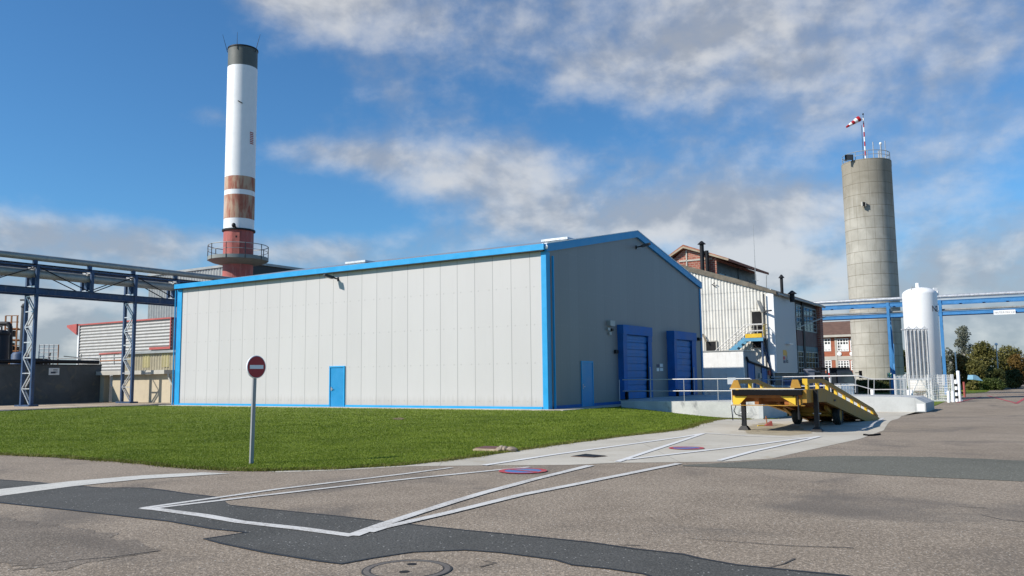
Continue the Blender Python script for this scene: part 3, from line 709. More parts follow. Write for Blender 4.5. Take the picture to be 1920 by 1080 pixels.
# ramp behind the yellow trailer
V2 = 16.8
rx0, rx1 = PV(1478, 760, V2).x, PV(1716, 760, V2).x; rz1 = PV(1600, 745, V2).z
rw = site_thing('access_ramp', 'smooth grey concrete ramp wall behind the yellow trailer ending beside the white tank', 'ramp', (rx0+rx1)/2, V2+2, -.6)
mesh_obj('ramp_wall', S().prism([(rx0,V2,-.9),(rx1,V2,-.9),(rx1,V2,rz1-.02),(rx1-.8,V2,rz1+.04),(rx0,V2,rz1+.10)], (0,4.2,0)), m_ramp, rw)
mesh_obj('end_block', S().prism([(rx1+.01,V2-.02,-.9),(rx1+.55,V2-.02,-.9),(rx1+.55,V2-.02,rz1-.32),(rx1+.01,V2-.02,rz1-.02)], (0,4.2,0)), m_ramp, rw)
mesh_obj('block_marker', S().box(rx1+.10, rx1+.50, V2-.04, V2-.022, -.56, rz1-.36), m_whited, rw)
def PVt(q, v): p = PV(q[0], q[1], v); return (p.x, p.y, p.z)
def rail_px(label, v, top, mid, posts, group=None):
    railing(label, [PVt(q, v) for q in top], [PVt(q, v) for q in mid], [(PVt((x, a), v), PVt((x, b_), v)) for x, a, b_ in posts], .024, m_rail, group)
rail_px('pale tubular railing above the ramp wall, dipping at its right end by the white tank', V2+.15, [(1446,707),(1612,704.5),(1633,711),(1700,710.5)], [(1446,725.5),(1608,722.5),(1636,730.5),(1700,730)],
        [(1467,706.5,746),(1545,705.5,746),(1628,709,746),(1689,711,746)])
rail_px('farther tubular railing between the dark truck and the plastic tank, sloping down right', V2+4.0, [(1386,713),(1455,712),(1520,705),(1602,704),(1640,711.5)], [(1386,724),(1520,723),(1604,721.5),(1640,731)],
        [(1486,706,736),(1526,705.5,736),(1558,705,736),(1604,704.5,736),(1639,711.5,738)])

# ================================================================ FACTORY WITH CORRUGATED GABLE
KY = 37.; KX = PV(1448, 600, KY).x
fa = site_thing('factory', 'old factory with pale corrugated gable wall, brick rooftop lantern and white stair tower', 'factory', KX-6, KY+6, -.6)
def zroof(x):                                  # roof slope seen from the two measured points
    return za + (zb-za)*(x-xa)/(xb-xa)
pA, pB = PV(1292, 509, KY), PV(1446, 549, KY); xa, za, xb, zb = pA.x, pA.z, pB.x, pB.z
xl = KX-17.; m1 = PV(1330, 551.5, KY).z; m2 = PV(1380, 580, KY).z; m3 = PV(1330, 616, KY).z
doors_f = [(PV(1410.5, 585, KY), PV(1431, 632, KY)), (PV(1325, 641, KY), PV(1344, 660, KY))]
fw = S()
zz = [-.6, m3, m2, m1]
for i, (lo, hi) in enumerate(zip(zz, zz[1:]+[None])):
    fw.wave((xl, KY-.02*i, 0), (1,0,0), KX-xl, lambda t, lo=lo: lo, (lambda t: zroof(xl+t)) if hi is None else (lambda t, hi=hi: hi+.12), (0,-1,0), .29, .042)
mesh_obj('corrugated_wall', fw, m_fibro, fa)
mesh_obj('wall_core', S().prism([(xl,KY+.10,-.6),(KX,KY+.10,-.6),(KX,KY+.10,zroof(KX)-.05),(xl,KY+.10,zroof(xl)-.05)], (0,.3,0)), m_dgrey, fa)
FL = PU(1538, 640, KX).y-KY                                      # length of the window side
mesh_obj('roof', S().prism([(xl,KY-.25,zroof(xl)),(KX+.5,KY-.25,zroof(KX+.5)),(KX+.5,KY-.25,zroof(KX+.5)+.22),(KX-3,KY-.25,zroof(KX-3)+.46),(xl,KY-.25,zroof(xl)+.46)], (0,FL+.8,0)), m_roof, fa)
for a, c in doors_f:
    dd = mesh_obj('doorway', S().box(a.x, c.x, KY-.14, KY-.10, c.z-.9, a.z), m_hole, fa)
    mesh_obj('door_frame', S().box(a.x-.10, a.x-.002, KY-.18, KY-.06, c.z-.9, a.z+.1).box(c.x+.002, c.x+.10, KY-.18, KY-.06, c.z-.9, a.z+.1).box(a.x-.1, c.x+.1, KY-.18, KY-.06, a.z+.002, a.z+.1), m_stone, dd)
mesh_obj('wall_bracket', S().bar(PVt((1335,533), KY-.2), PVt((1341,537), KY-.2), .08).bar(PVt((1338,532), KY-.2), PVt((1340,530), KY-.4), .06), m_dark, fa)
mesh_obj('flap_hatch', S().bar(PVt((1421,563.5), KY-.25), PVt((1430,586), KY-.5), .35, .06), m_stone, fa)
mesh_obj('flap_hatch', S().bar(PVt((1317,626), KY-.25), PVt((1324,640), KY-.5), .22, .06), m_wood, fa)
mesh_obj('wall_lamp', S().bar(PVt((1430,584), KY-.2), PVt((1446,582), KY-1.1), .16, .12), m_dgrey, fa)
# white stair tower on the corner
ty1 = PU(1492.5, 640, KX+.22).y; tz0 = PU(1475, 699, KX+.22).z; tz1 = PU(1470, 556, KX+.22).z
mesh_obj('stair_tower', S().box(KX-.42, KX+.21, KY-.12, ty1, tz0, zroof(KX)-.05), m_white, fa)
mesh_obj('tower_shade_face', S().box(KX+.2105, KX+.222, KY+.0, ty1-.15, tz0+.06, zroof(KX)-.12), M('tower_shade_grey', (.40,.42,.43), .5, var=.06), fa)  # white tower flank coloured grey to stand in for its shade
mesh_obj('tower_flashing', S().box(KX+.223, KX+.25, ty1-.14, ty1, tz0, zroof(KX)-.1), m_whited, fa)
mesh_obj('drainpipe', S().path([(KX-.55,KY-.35,zroof(KX)-.1),(KX-.55,KY-.35,-.5)], .07), m_dgrey, fa)
mesh_obj('wall_lamp', S().box(KX+.223, KX+.57, *sorted((PU(1473,645,KX+.22).y, PU(1480,645,KX+.22).y)), PU(1476,646,KX+.22).z, PU(1476,644,KX+.22).z), m_whited, fa)
# emblem on the tower: yellow, red and navy blocks with small lettering
ex = KX+.223
def eb(name, p0, q0, p1, q1, mat, th=.012):
    a, c = PU(p0, q0, ex), PU(p1, q1, ex); return S().box(ex, ex+th, a.y, c.y, c.z, a.z)
emb = mesh_obj('emblem', eb('', 1468, 656, 1473.8, 667, None), m_logo_y, fa)
e2 = PU(1473.8, 656.3, ex); e3 = PU(1476, 663, ex)
mesh_obj('emblem_notch', S().prism([(ex,e2.y+.002,e2.z),(ex,e3.y,e2.z-.25),(ex,e3.y,e3.z),(ex,e2.y+.002,e3.z-.4)], (.012,0,0)), m_logo_y, emb)
mesh_obj('emblem_block', eb('', 1468, 668, 1472.3, 674.5, None), m_logo_r, emb)
mesh_obj('emblem_block', eb('', 1468.6, 675.5, 1472.8, 681, None), m_navy, emb)
def text(name, body, size, origin, xdir, updir, mat, parent=None, ext=.006, spacing=1., align='LEFT'):
    cu = bpy.data.curves.new(name, 'FONT'); cu.body = body; cu.size = size; cu.extrude = ext; cu.space_character = spacing; cu.align_x = align
    tmp = bpy.data.objects.new(name, cu); COL.objects.link(tmp); dg = bpy.context.evaluated_depsgraph_get(); dg.update()
    me = bpy.data.meshes.new_from_object(tmp.evaluated_get(dg)); bpy.data.objects.remove(tmp); bpy.data.curves.remove(cu)
    X, Yv = Vector(xdir).normalized(), Vector(updir).normalized(); Z = X.cross(Yv)
    mat4 = Matrix((X, Yv, Z)).transposed().to_4x4(); mat4.translation = Vector(origin)
    me.transform((INV[parent.name] if parent else ID) @ mat4); me.materials.clear(); me.materials.append(mat)
    o = bpy.data.objects.new(name, me); COL.objects.link(o)
    if parent: o.parent = parent; INV[o.name] = INV[parent.name]
    return o
def T3(p): return SITE @ Vector(p)
q = PU(1473.6, 674.5, ex); text('lettering', 'LA', .62, T3((ex+.004,q.y,q.z)), SY, (0,0,1), m_lettg, emb)
q = PU(1473.6, 680.5, ex); text('lettering', 'lina', .62, T3((ex+.004,q.y,q.z)), SY, (0,0,1), m_letter, emb)
# window side (in shade): bays, red panels, glazing bars
wy0, wy1 = ty1, KY+FL; zE = zroof(KX)
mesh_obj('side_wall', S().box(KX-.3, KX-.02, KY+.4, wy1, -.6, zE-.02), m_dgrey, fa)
mesh_obj('end_pier', S().box(KX-.02, KX+.35, wy1-1.3, wy1, -.6, zE-.05), m_brick, fa)
def pane_grid(name, x, y0, y1, z0, z1, ny, nz, parent, w=.10):
    wd = mesh_obj('window', S().box(x, x+.06, y0, y0+w, z0, z1).box(x, x+.06, y1-w, y1, z0, z1).box(x, x+.06, y0+w, y1-w, z0, z0+w).box(x, x+.06, y0+w, y1-w, z1-w, z1), m_tin, parent)
    br = S()
    for i in range(1, ny): yy = y0+(y1-y0)*i/ny; br.box(x+.01, x+.045, yy-.035, yy+.035, z0+w, z1-w)
    for i in range(1, nz): zz_ = z0+(z1-z0)*i/nz; br.box(x+.012, x+.043, y0+w, y1-w, zz_-.03, zz_+.03)
    mesh_obj('glazing_bar', br, m_tin, wd); mesh_obj('pane', S().box(x-.01, x+.008, y0+w, y1-w, z0+w, z1-w), m_glass, wd); return wd
bays = [(PU(1494,640,KX).y, PU(1505,640,KX).y), (PU(1508,640,KX).y, PU(1532,640,KX).y)]
zA, zB, zC, zD = PU(1515,577,KX).z, PU(1515,622,KX).z, PU(1515,650,KX).z, PU(1515,700,KX).z
for y0, y1 in bays:
    pane_grid('', KX, y0, y1, zB, min(zA, zE-.35), 4 if y1-y0 > 3.5 else 2, 6, fa); pane_grid('', KX, y0, y1, max(-.3, zD), zC-.5, 4 if y1-y0 > 3.5 else 2, 4, fa)
mesh_obj('spandrel_panel', S().box(KX-.015, KX+.05, bays[0][0], bays[1][1], zC+.02, zB-.05), M('dark_red_panel', (.10,.035,.03), .6), fa)
mesh_obj('spandrel_strip', S().box(KX-.015, KX+.04, bays[0][0], bays[1][1], zC-.45, zC), M('teal_strip', (.05,.11,.14), .5), fa)
mesh_obj('pier', S().box(KX-.018, KX+.12, bays[0][1], bays[1][0], -.6, zE-.1), m_dark, fa)
mesh_obj('sunblind_arm', S().bar((KX+.1,bays[0][0],zB+.2), (KX+1.2,bays[1][1]-1,zB+1.6), .09), m_tin, fa)
mesh_obj('gutter', S().tube((KX+.55,KY+.2,zE-.12), (KX+.55,KY+FL+.4,zE-.12), .10, 8), m_tin, fa)
# brick lantern on the ridge
by = KY+1.6
bl, br_, ba = PV(1262, 484, by), PV(1343, 486, by), PV(1284, 464, by)
zl0 = zroof(bl.x)-1.; LZ = PV(1343, 484, by).z
lant_len = PU(1417, 520, br_.x).y - by
lan = mesh_obj('brick_lantern', S().prism([(bl.x,by,zl0-2.2),(br_.x,by,zl0-2.2),(br_.x,by,LZ),(ba.x,by,ba.z-.15),(bl.x,by,bl.z-.1)], (0,lant_len,0)), m_brick, fa)
dzr = .12
mesh_obj('lantern_roof', S().prism([(ba.x,by-.45,ba.z-.1),(ba.x,by-.45,ba.z+.22),(br_.x+1.3,by-.45,LZ-.18),(br_.x+1.3,by-.45,LZ-.42)], (0,lant_len+.8,0)).prism([(ba.x,by-.45,ba.z-.1),(ba.x,by-.45,ba.z+.22),(bl.x-1.2,by-.45,bl.z-.30),(bl.x-1.2,by-.45,bl.z-.55)], (0,lant_len+.8,0)), m_tile, lan)
fasc = S()
fasc.bar((ba.x,by-.47,ba.z-.02), (br_.x+1.3,by-.47,LZ-.32), .06, .16).bar((ba.x,by-.47,ba.z-.02), (bl.x-1.2,by-.47,bl.z-.45), .06, .16); mesh_obj('barge_board', fasc, m_wood, lan)
mesh_obj('lantern_window', S().box(br_.x+.003, br_.x+.06, by+.6, by+lant_len-.2, zroof(br_.x)+.35, LZ-1.35), m_glass, lan)
mesh_obj('lantern_cladding', S().box(br_.x+.002, br_.x+.05, by+.05, by+.58, zl0-.6, LZ-.3).box(br_.x+.002, br_.x+.05, by+.6, by+lant_len, LZ-1.33, LZ-.3).box(br_.x+.062, br_.x+.10, by+lant_len*.5, by+lant_len*.5+.35, zl0-.6, LZ-.3), m_dgrey, lan)
mesh_obj('lantern_mullion', S().box(br_.x+.062, br_.x+.09, by+2.2, by+2.3, zl0, LZ-1.3).box(br_.x+.062, br_.x+.09, by+lant_len-2.6, by+lant_len-2.5, zl0, LZ-1.3), m_dark, lan)
mesh_obj('brick_pilaster', S().box(PV(1286.5,480,by).x, PV(1288.5,480,by).x, by-.08, by-.002, zl0-1, ba.z-.3).box(bl.x+.6, br_.x-.4, by-.08, by-.002, PV(1300,488,by).z-.06, PV(1300,488,by).z+.06), m_stone, lan)
def flue(px_, ptop, pbot, r, v, cone=True, mat=m_dark):
    a, b_ = PV(px_, ptop, v), PV(px_, pbot, v)
    f_ = mesh_obj('flue_pipe', S().tube((a.x,v,b_.z-.5), (a.x,v,a.z), r, 12), mat, fa)
    if cone: mesh_obj('flue_cowl', S().tube((a.x,v,a.z-.10), (a.x,v,a.z+.20), r*2.0, 12, r*.4), mat, f_)
flue(1315.5, 456, 505, .20, KY+.9); flue(1325, 470, 512, .17, KY+1.1, False); flue(1465, 519, 547, .14, KY+3); flue(1485, 549, 556, .22, KY+4)
# antenna mast on the roof
a, b_ = PV(1416, 420, KY+4), PV(1417, 530, KY+4)
solo('antenna_mast', S().tube((b_.x,KY+4,b_.z-.6), (b_.x,KY+4,a.z-3.), .045, 8, .025).tube((b_.x,KY+4,a.z-3.), (b_.x,KY+4,a.z), .02, 6, .012).bar((b_.x-.25,KY+4,b_.z+.2), (b_.x+.25,KY+4,b_.z+.2), .05), m_tin, 'thin grey antenna mast rising above the factory roof behind the brick lantern', 'antenna')
solo('antenna_mast', S().tube(PVt((1437,540), KY+3), PVt((1437,516), KY+3), .04, 6).bar(PVt((1437,517), KY+3), PVt((1439.5,517), KY+3), .05), m_tin, 'short bent pipe on the factory roof between the tall antenna and the capped flue', 'antenna')

# outside staircase
sv = KY-.9
st = site_thing('staircase', 'steel staircase with blue stringers and yellow railings up to a factory door', 'staircase', PV(1400,640,sv).x, sv, 0)
lz = PV(1410, 634.5, sv).z; lx0, lx1 = PV(1401, 634, sv).x, PV(1434, 634, sv).x; sx0 = PV(1374, 658, sv).x; sz0 = PV(1374, 658, sv).z
slope = (lz-sz0)/(lx0-sx0); fx = lx0-(lz+.0)/slope
mesh_obj('stringer', S().bar((fx,sv-.5,0), (lx0,sv-.5,lz), .07, .34).bar((lx0,sv-.5,lz-.12), (lx1,sv-.5,lz-.12), .07, .30).bar((fx,sv+.5,0), (lx0,sv+.5,lz), .07, .34), M('light_blue_stringer', (.09,.28,.43), .5), st)
mesh_obj('landing', S().box(lx0, lx1, sv-.46, KY-.08, lz-.03, lz+.02), m_tin, st)
mesh_obj('kick_plate', S().box(lx0, lx1-.1, sv-.56, sv-.54, lz+.03, lz+.38), m_yelrail, st)
tr = S()
for i in range(16): t = (i+.5)/16; x = fx+(lx0-fx)*t; z = lz*t; tr.box(x-.16, x+.16, sv-.44, sv+.44, z-.02, z+.02)
mesh_obj('tread', tr, m_tin, st)
for yy in (sv-.52, sv+.52):
    rl = S().path([(fx,yy,1.15),(lx0+.05,yy,lz+1.2),(lx1,yy,lz+1.2)], .035).path([(fx,yy,.65),(lx0,yy,lz+.65),(lx1,yy,lz+.65)], .028)
    hr = mesh_obj('handrail', rl, m_rail, st)
    ps = S()
    for t in np.linspace(0, 1, 9): x = fx+(lx0-fx)*t; ps.tube((x,yy,lz*t), (x,yy,lz*t+1.15), .028, 6)
    for x in (lx0, (lx0+lx1)/2, lx1): ps.tube((x,yy,lz), (x,yy,lz+1.2), .03, 6)
    mesh_obj('baluster', ps, m_stone, hr)
mesh_obj('end_guard', S().path([(lx1,sv-.5,lz+1.2),(lx1,KY-.1,lz+1.2)], .03).path([(lx1,sv-.5,lz+.65),(lx1,KY-.1,lz+.65)], .03).box(lx1-.03, lx1+.0, sv-.3, sv+.2, lz+.2, lz+1.1), m_yelrail, st)
mesh_obj('brace', S().bar((lx1-.2,KY-.15,lz-.1), (lx1+.4,KY-.15,.6), .12).bar((lx1-.2,sv-.4,lz-.2), (lx1+.5,KY-.2,1.), .10), m_steelb, st)
mesh_obj('support_post', S().bar((lx1-.15,sv-.3,-.1), (lx1-.15,sv-.3,lz-.2), .14), m_steelb, st)

# low annex in the warehouse shadow
AY = 29.4; ax1 = PV(1393.5, 670, AY).x; az1 = PV(1390, 658, AY).z; ay1 = PU(1443, 690, ax1).y
an = site_thing('annex_block', 'low rendered block with a pale parapet and blue doors in the warehouse shadow', 'outbuilding', ax1-4, AY+3, -.3)
yq = PU(1417, 660, ax1).y; zq = PU(1443, 690, ax1).z
mesh_obj('front_wall', S().box(ax1-12, ax1, AY, AY+.25, -.6, az1), m_whited, an)
mesh_obj('side_wall', S().prism([(ax1,AY+.25,-.6),(ax1,ay1,-.6),(ax1,ay1,zq-.15),(ax1,yq,az1-.65),(ax1,yq,az1),(ax1,AY+.25,az1)], (-.25,0,0)), M('grey_render', (.36,.355,.34), .85, var=.1), an)
mesh_obj('roof', S().box(ax1-12, ax1-.25, AY+.25, yq, az1-.35, az1-.2), m_roof, an)
mesh_obj('parapet_cap', S().box(ax1-12.05, ax1+.06, AY-.06, AY+.28, az1+.002, az1+.08).box(ax1-.24, ax1+.06, AY+.28, yq, az1+.004, az1+.08), m_tin, an)
mesh_obj('drainpipe', S().path([(ax1+.12,AY+.5,az1-.5),(ax1+.12,AY+.9,az1-.8),(ax1+.12,ay1,zq-.1),(ax1+.12,ay1,-.4)], .09), m_dark, an)
for p0, q0, p1, q1 in ((1401,681,1414,706), (1427,689,1437,711)):
    a, c = PU(p0, q0, ax1), PU(p1, q1, ax1); d_ = mesh_obj('door', S().box(ax1+.005, ax1+.05, a.y, c.y, -.25, a.z), m_dock, an)
    mesh_obj('door_frame', S().box(ax1+.004, ax1+.08, a.y-.10, a.y-.002, -.25, a.z+.1).box(ax1+.004, ax1+.08, c.y+.002, c.y+.10, -.25, a.z+.1).box(ax1+.004, ax1+.08, a.y, c.y, a.z+.002, a.z+.1), m_steelb, d_)
a, c = PU(1421.5, 700, ax1), PU(1425, 709, ax1); mesh_obj('meter_box', S().box(ax1+.004, ax1+.15, a.y, c.y, c.z, a.z), m_tin, an)
a, c = PU(1439, 695, ax1), PU(1442, 703, ax1); mesh_obj('hose_box', S().box(ax1+.004, ax1+.15, a.y, c.y, c.z, a.z), m_redpt, an)

# ================================================================ CHIMNEY
CHY = 90.; cb, ct = Dp(446, 505, CHY), Dp(453.5, 96, CHY); chx = cb.x
def chz(py): return Dp(449, py, CHY).z
ch = thing('chimney', 'tall white industrial chimney with a grey top, faded red bands and a round catwalk', 'chimney', (chx, CHY, 0))
def cyl(name, r, z0, z1, mat, parent=ch, n=48): return mesh_obj(name, MB().lathe((chx,CHY,0), [(r,z0),(r,z1)], n), mat, parent)
rc = 1.61
zs = {k_: chz(v) for k_, v in dict(base=520, redtop=434, b2b=413, b2t=369, b1b=360, b1t=335, cap=130, top=94).items()}
cyl('lower_shaft', rc*.985, -.1, zs['redtop'], m_redpt); cyl('upper_shaft', rc, zs['redtop']+.002, zs['cap'], m_white)
cyl('cap_section', rc*.99, zs['cap']+.002, zs['top'], m_cap); cyl('cap_rim', rc*1.03, zs['top']-.10, zs['top']+.03, m_dark)
cyl('flue_mouth', rc*.85, zs['top']+.03, zs['top']+.035, m_hole); cyl('collar', rc*1.09, zs['redtop']-.06, zs['redtop']+.12, m_dark)
for a, b_ in (('b2b','b2t'), ('b1b','b1t')):
    cyl('faded_band', rc*1.004, zs[a], zs[b_], m_band)
zd = chz(485); RP = 3.15
plat = mesh_obj('catwalk', MB().lathe((chx,CHY,0), [(rc,zd-.75),(RP-.5,zd-.50),(RP,zd-.28),(RP,zd+.10),(rc,zd+.10)], 40), M('grey_green_steel', (.20,.22,.21), .6, var=.15), ch)
mesh_obj('guard_ring', MB().ring((chx,CHY,zd+1.35), RP-.03, .045, 40), m_tin, plat); mesh_obj('guard_ring', MB().ring((chx,CHY,zd+.75), RP-.03, .03, 40), m_tin, plat)
for i in range(10):
    a = 2*math.pi*(i+.37)/10; mesh_obj('guard_post', MB().tube((chx+RP*math.cos(a),CHY+RP*math.sin(a),zd-.3), (chx+RP*math.cos(a),CHY+RP*math.sin(a),zd+1.37), .045, 6), m_dgrey, plat)
for (a, l, tilt) in ((-2.75, 2.0, .35), (-1.65, 1.9, .0), (-.35, 2.0, .40)):
    p0 = Vector((chx+rc*1.02*math.cos(a), CHY+rc*1.02*math.sin(a), zs['top']-.5)); p1 = p0+Vector((tilt*math.cos(a)*1.6, tilt*math.sin(a)*1.6, l))
    mesh_obj('lightning_rod', MB().tube(p0, p1, .035, 6, .015), m_dark, ch)
td = Vector((-chx, -CHY, 0)).normalized(); tr_ = Vector((td.y*-1, td.x, 0))
def onshaft(px_, py): 
    # point of the shaft surface under a sight line
    d = ray(px_, py); d2 = Vector((d.x, d.y)); o2 = Vector((-chx, -CHY)); A = d2.dot(d2); B = 2*o2.dot(d2); C_ = o2.dot(o2)-rc*rc*1.0
    disc_ = B*B-4*A*C_; t = (-B-math.sqrt(max(0, disc_)))/(2*A); return EYE+d*t
p = onshaft(442, 426); nrm = Vector((p.x-chx, p.y-CHY, 0)).normalized()
mesh_obj('warning_lamp', MB().bar(p, p+nrm*.45, .14).ball(p+nrm*.55+Vector((-.1,0,.12)), (.22,.22,.26)), m_dark, ch)
p = onshaft(450, 191); nrm = Vector((p.x-chx, p.y-CHY, 0)).normalized(); sd_ = Vector((-nrm.y, nrm.x, 0))
mesh_obj('hatch_slot', MB().bar(p+nrm*.02-sd_*.22+Vector((0,0,.12)), p+nrm*.02+sd_*.25-Vector((0,0,.14)), .10, .08), m_dark, ch)
p = onshaft(441, 443.5); nrm = Vector((p.x-chx, p.y-CHY, 0)).normalized(); sd_ = Vector((-nrm.y, nrm.x, 0))
mesh_obj('vent_opening', MB().bar(p-sd_*.2+nrm*.0, p+sd_*.2+nrm*.0, .10, .22), m_hole, ch)
p = onshaft(442, 462); nrm = Vector((p.x-chx, p.y-CHY, 0)).normalized(); sd_ = Vector((-nrm.y, nrm.x, 0))
mesh_obj('access_panel', MB().prism([p-sd_*.38+Vector((0,0,-1.0)), p+sd_*.38+Vector((0,0,-1.0)), p+sd_*.38+Vector((0,0,1.55)), p-sd_*.38+Vector((0,0,1.55))], nrm*.05), M('patched_red_paint', (.42,.12,.09), .6, var=.3), ch)
# red vertical mark on the right flank of the shaft
mk = MB()
for i in range(7):
    p0 = onshaft(472.3, 249+i*3.4); n0 = Vector((p0.x-chx, p0.y-CHY, 0)).normalized(); s0 = Vector((-n0.y, n0.x, 0))
    mk.bar(p0-s0*.28, p0+s0*.22, .02, .12)
mesh_obj('painted_mark', mk, m_redpt, ch)

# ================================================================ SILO AND WINDSOCK
SLY = 105.; sl0 = Dp(1647, 700, SLY); slx = sl0.x; slg = -.6; rs = 2.96
slz = Dp(1626, 307, SLY).z; 
si = thing('silo', 'tall round grey concrete silo with a railing round its top', 'silo', (slx, SLY, slg))
mesh_obj('silo_shell', MB().lathe((slx,SLY,0), [(rs,slg-.3),(rs,slz-.8),(rs*1.01,slz-.6),(rs*1.01,slz),(rs*.96,slz)], 64), m_silo, si)
mesh_obj('guard_ring', MB().ring((slx,SLY,slz+1.05), rs-.12, .04, 40), m_tin, si); mesh_obj('guard_ring', MB().ring((slx,SLY,slz+.55), rs-.12, .03, 40), m_tin, si)
for i in range(12):
    a = 2*math.pi*i/12+.2; x, y = slx+(rs-.12)*math.cos(a), SLY+(rs-.12)*math.sin(a); mesh_obj('guard_post', MB().tube((x,y,slz-.05), (x,y,slz+1.08), .04, 6), m_tin, si)
def silo_top(px_, py0, py1, r, name='aerial', mat=m_rail):
    a = Dp(px_, py0, SLY-1.5); mesh_obj(name, MB().tube((a.x,SLY-1.5,slz-.05), (a.x,SLY-1.5,a.z), r, 8), mat, si); return a
silo_top(1636.5, 266, 0, .06); silo_top(1659, 264, 0, .05); a = silo_top(1651, 271, 0, .10); mesh_obj('beacon', MB().ball((a.x,SLY-1.5,a.z+.12), (.17,.17,.2)), m_white, si); silo_top(1647, 283, 0, .08)
lb = MB(); a = Dp(1584.5, 291, SLY-1.9); c = Dp(1599, 302, SLY-1.9)
for i in range(4): z = a.z-(a.z-slz)*(i+.3)/4; lb.box(a.x, c.x, SLY-2.1, SLY-1.8, z-.08, z+.08)
lb.box(a.x, a.x+.08, SLY-2.1, SLY-1.8, slz-.1, a.z).box(c.x-.08, c.x, SLY-2.1, SLY-1.8, slz-.1, a.z); mesh_obj('louvred_screen', lb, m_dgrey, si)
lb2 = MB()
for i in range(3): z = a.z-(a.z-slz)*(i+.8)/4; lb2.box(a.x+.09, c.x-.09, SLY-2.06, SLY-1.84, z-.05, z+.05)
mesh_obj('louvred_screen', lb2, m_white, si)
a, c = PV(0,0,0), None
wo = Dp(1622, 381, SLY-3.3); 
mesh_obj('window_hole', MB().box(wo.x-.14, wo.x+.16, SLY-rs-.03, SLY-rs+.4, wo.z-.22, wo.z+.22), m_hole, si)
mesh_obj('hole_frame', MB().box(wo.x-.24, wo.x-.15, SLY-rs-.05, SLY-rs+.3, wo.z-.3, wo.z+.3).box(wo.x+.17, wo.x+.25, SLY-rs-.05, SLY-rs+.3, wo.z-.3, wo.z+.3), m_stone, si)
wy = SLY-1.6; w0 = Dp(1623, 296, wy); w1 = Dp(1620.5, 214, wy)
ws = thing('windsock', 'red and white windsock drooping from a striped mast on top of the silo', 'windsock', (w0.x, wy, slz))
nst = 9; zt = w1.z-.5
for i in range(nst):
    za_, zb_ = slz+(zt-slz)*i/nst, slz+(zt-slz)*(i+1)/nst
    mesh_obj('mast_section', MB().tube((w0.x,wy,za_), (w0.x,wy,zb_), .10-.03*i/nst, 8), m_mkred if i % 2 else m_white, ws)
mesh_obj('mast_tip', MB().tube((w0.x,wy,zt), (w0.x,wy,zt+.55), .03, 6).ball((w0.x,wy,zt+.5), (.10,.10,.12)), m_dark, ws)
mesh_obj('stay_wire', MB().tube((w0.x-.28,wy,slz), (w0.x-.28,wy,slz+4.6), .03, 6), m_dark, ws)
k0 = Dp(1611, 222.5, wy); k1 = Dp(1587, 238.5, wy); kd = k1-k0
mesh_obj('sock_arm', MB().tube((w0.x,wy,zt-.2), k0, .04, 6), m_tin, ws); 
r0_, r1_ = .38, .11
for i in range(5):
    t0, t1 = i/5, (i+1)/5
    mesh_obj('sock_band', MB().tube(k0+kd*t0, k0+kd*t1, r0_+(r1_-r0_)*t0, 14, r0_+(r1_-r0_)*t1, caps=(i in (0,4))), m_sign_r if i % 2 == 0 else m_white, ws)

# ================================================================ WHITE TANK, VAPORISER, CAGE
TKY = 72.; t0 = Dp(1736, 742, TKY); tkx = t0.x; tg = float(gz(tkx, TKY)); rt = 1.38
tz1 = Dp(1726, 549, TKY).z
tk = thing('storage_tank', 'tall white upright gas storage tank with a domed top', 'tank', (tkx, TKY, tg))
prof = [(.6,tg+.55),(1.2,tg+.75),(rt,tg+1.15),(rt,tz1-.15)] + [(rt*math.cos(a), tz1-.15+.62*math.sin(a)) for a in np.linspace(.15, 1.5, 7)]
mesh_obj('shell', MB().lathe((tkx,TKY,0), prof, 48), m_white, tk)
mesh_obj('top_nozzle', MB().tube((tkx-.1,TKY,tz1+.35), (tkx-.1,TKY,tz1+.85), .17, 12), m_white, tk)
mesh_obj('lifting_lug', MB().box(tkx+1.0, tkx+1.35, TKY-.5, TKY-.42, tz1-.1, tz1+.38).tube((tkx+1.36,TKY-.45,tz1-.3), (tkx+1.36,TKY-.45,tz1+.1), .09, 8), m_white, tk)
mesh_obj('safety_loop', MB().path([(tkx-1.0,TKY-.6,tz1+.1),(tkx-.9,TKY-.6,tz1+.45),(tkx-.6,TKY-.6,tz1+.40)], .03), m_tin, tk)
for i in range(3):
    a = 2*math.pi*i/3+.5; mesh_obj('leg', MB().box(tkx+1.1*math.cos(a)-.13, tkx+1.1*math.cos(a)+.13, TKY+1.1*math.sin(a)-.13, TKY+1.1*math.sin(a)+.13, tg-.2, tg+1.1), m_white, tk)
for i, chh in enumerate('N2'):
    an_ = math.atan2(-TKY, -tkx)+.86+i*.36; n_ = Vector((math.cos(an_), math.sin(an_), 0)); z = Dp(1757, 586, TKY).z
    text('lettering', chh, .72, Vector((tkx,TKY,z))+n_*(rt+.02)-Vector((-n_.y,n_.x,0))*.25, (-n_.y,n_.x,0), (0,0,1), m_letter, tk, .003)
VY = 68.5; vg = float(gz(30, VY)); v0, v1 = Dp(1703, 735, VY), Dp(1747, 735, VY); vzt = Dp(1725, 617, VY).z; vzb = Dp(1725, 711, VY).z
vp = thing('vaporiser', 'row of tall grey finned vaporiser tubes on a white stand before the white tank', 'vaporiser', ((v0.x+v1.x)/2, VY, vg))
nv = 6; pitch = (v1.x-v0.x)/nv
m_fin = M('finned_aluminium', (.60, .60, .60), .45, .2, var=.1)
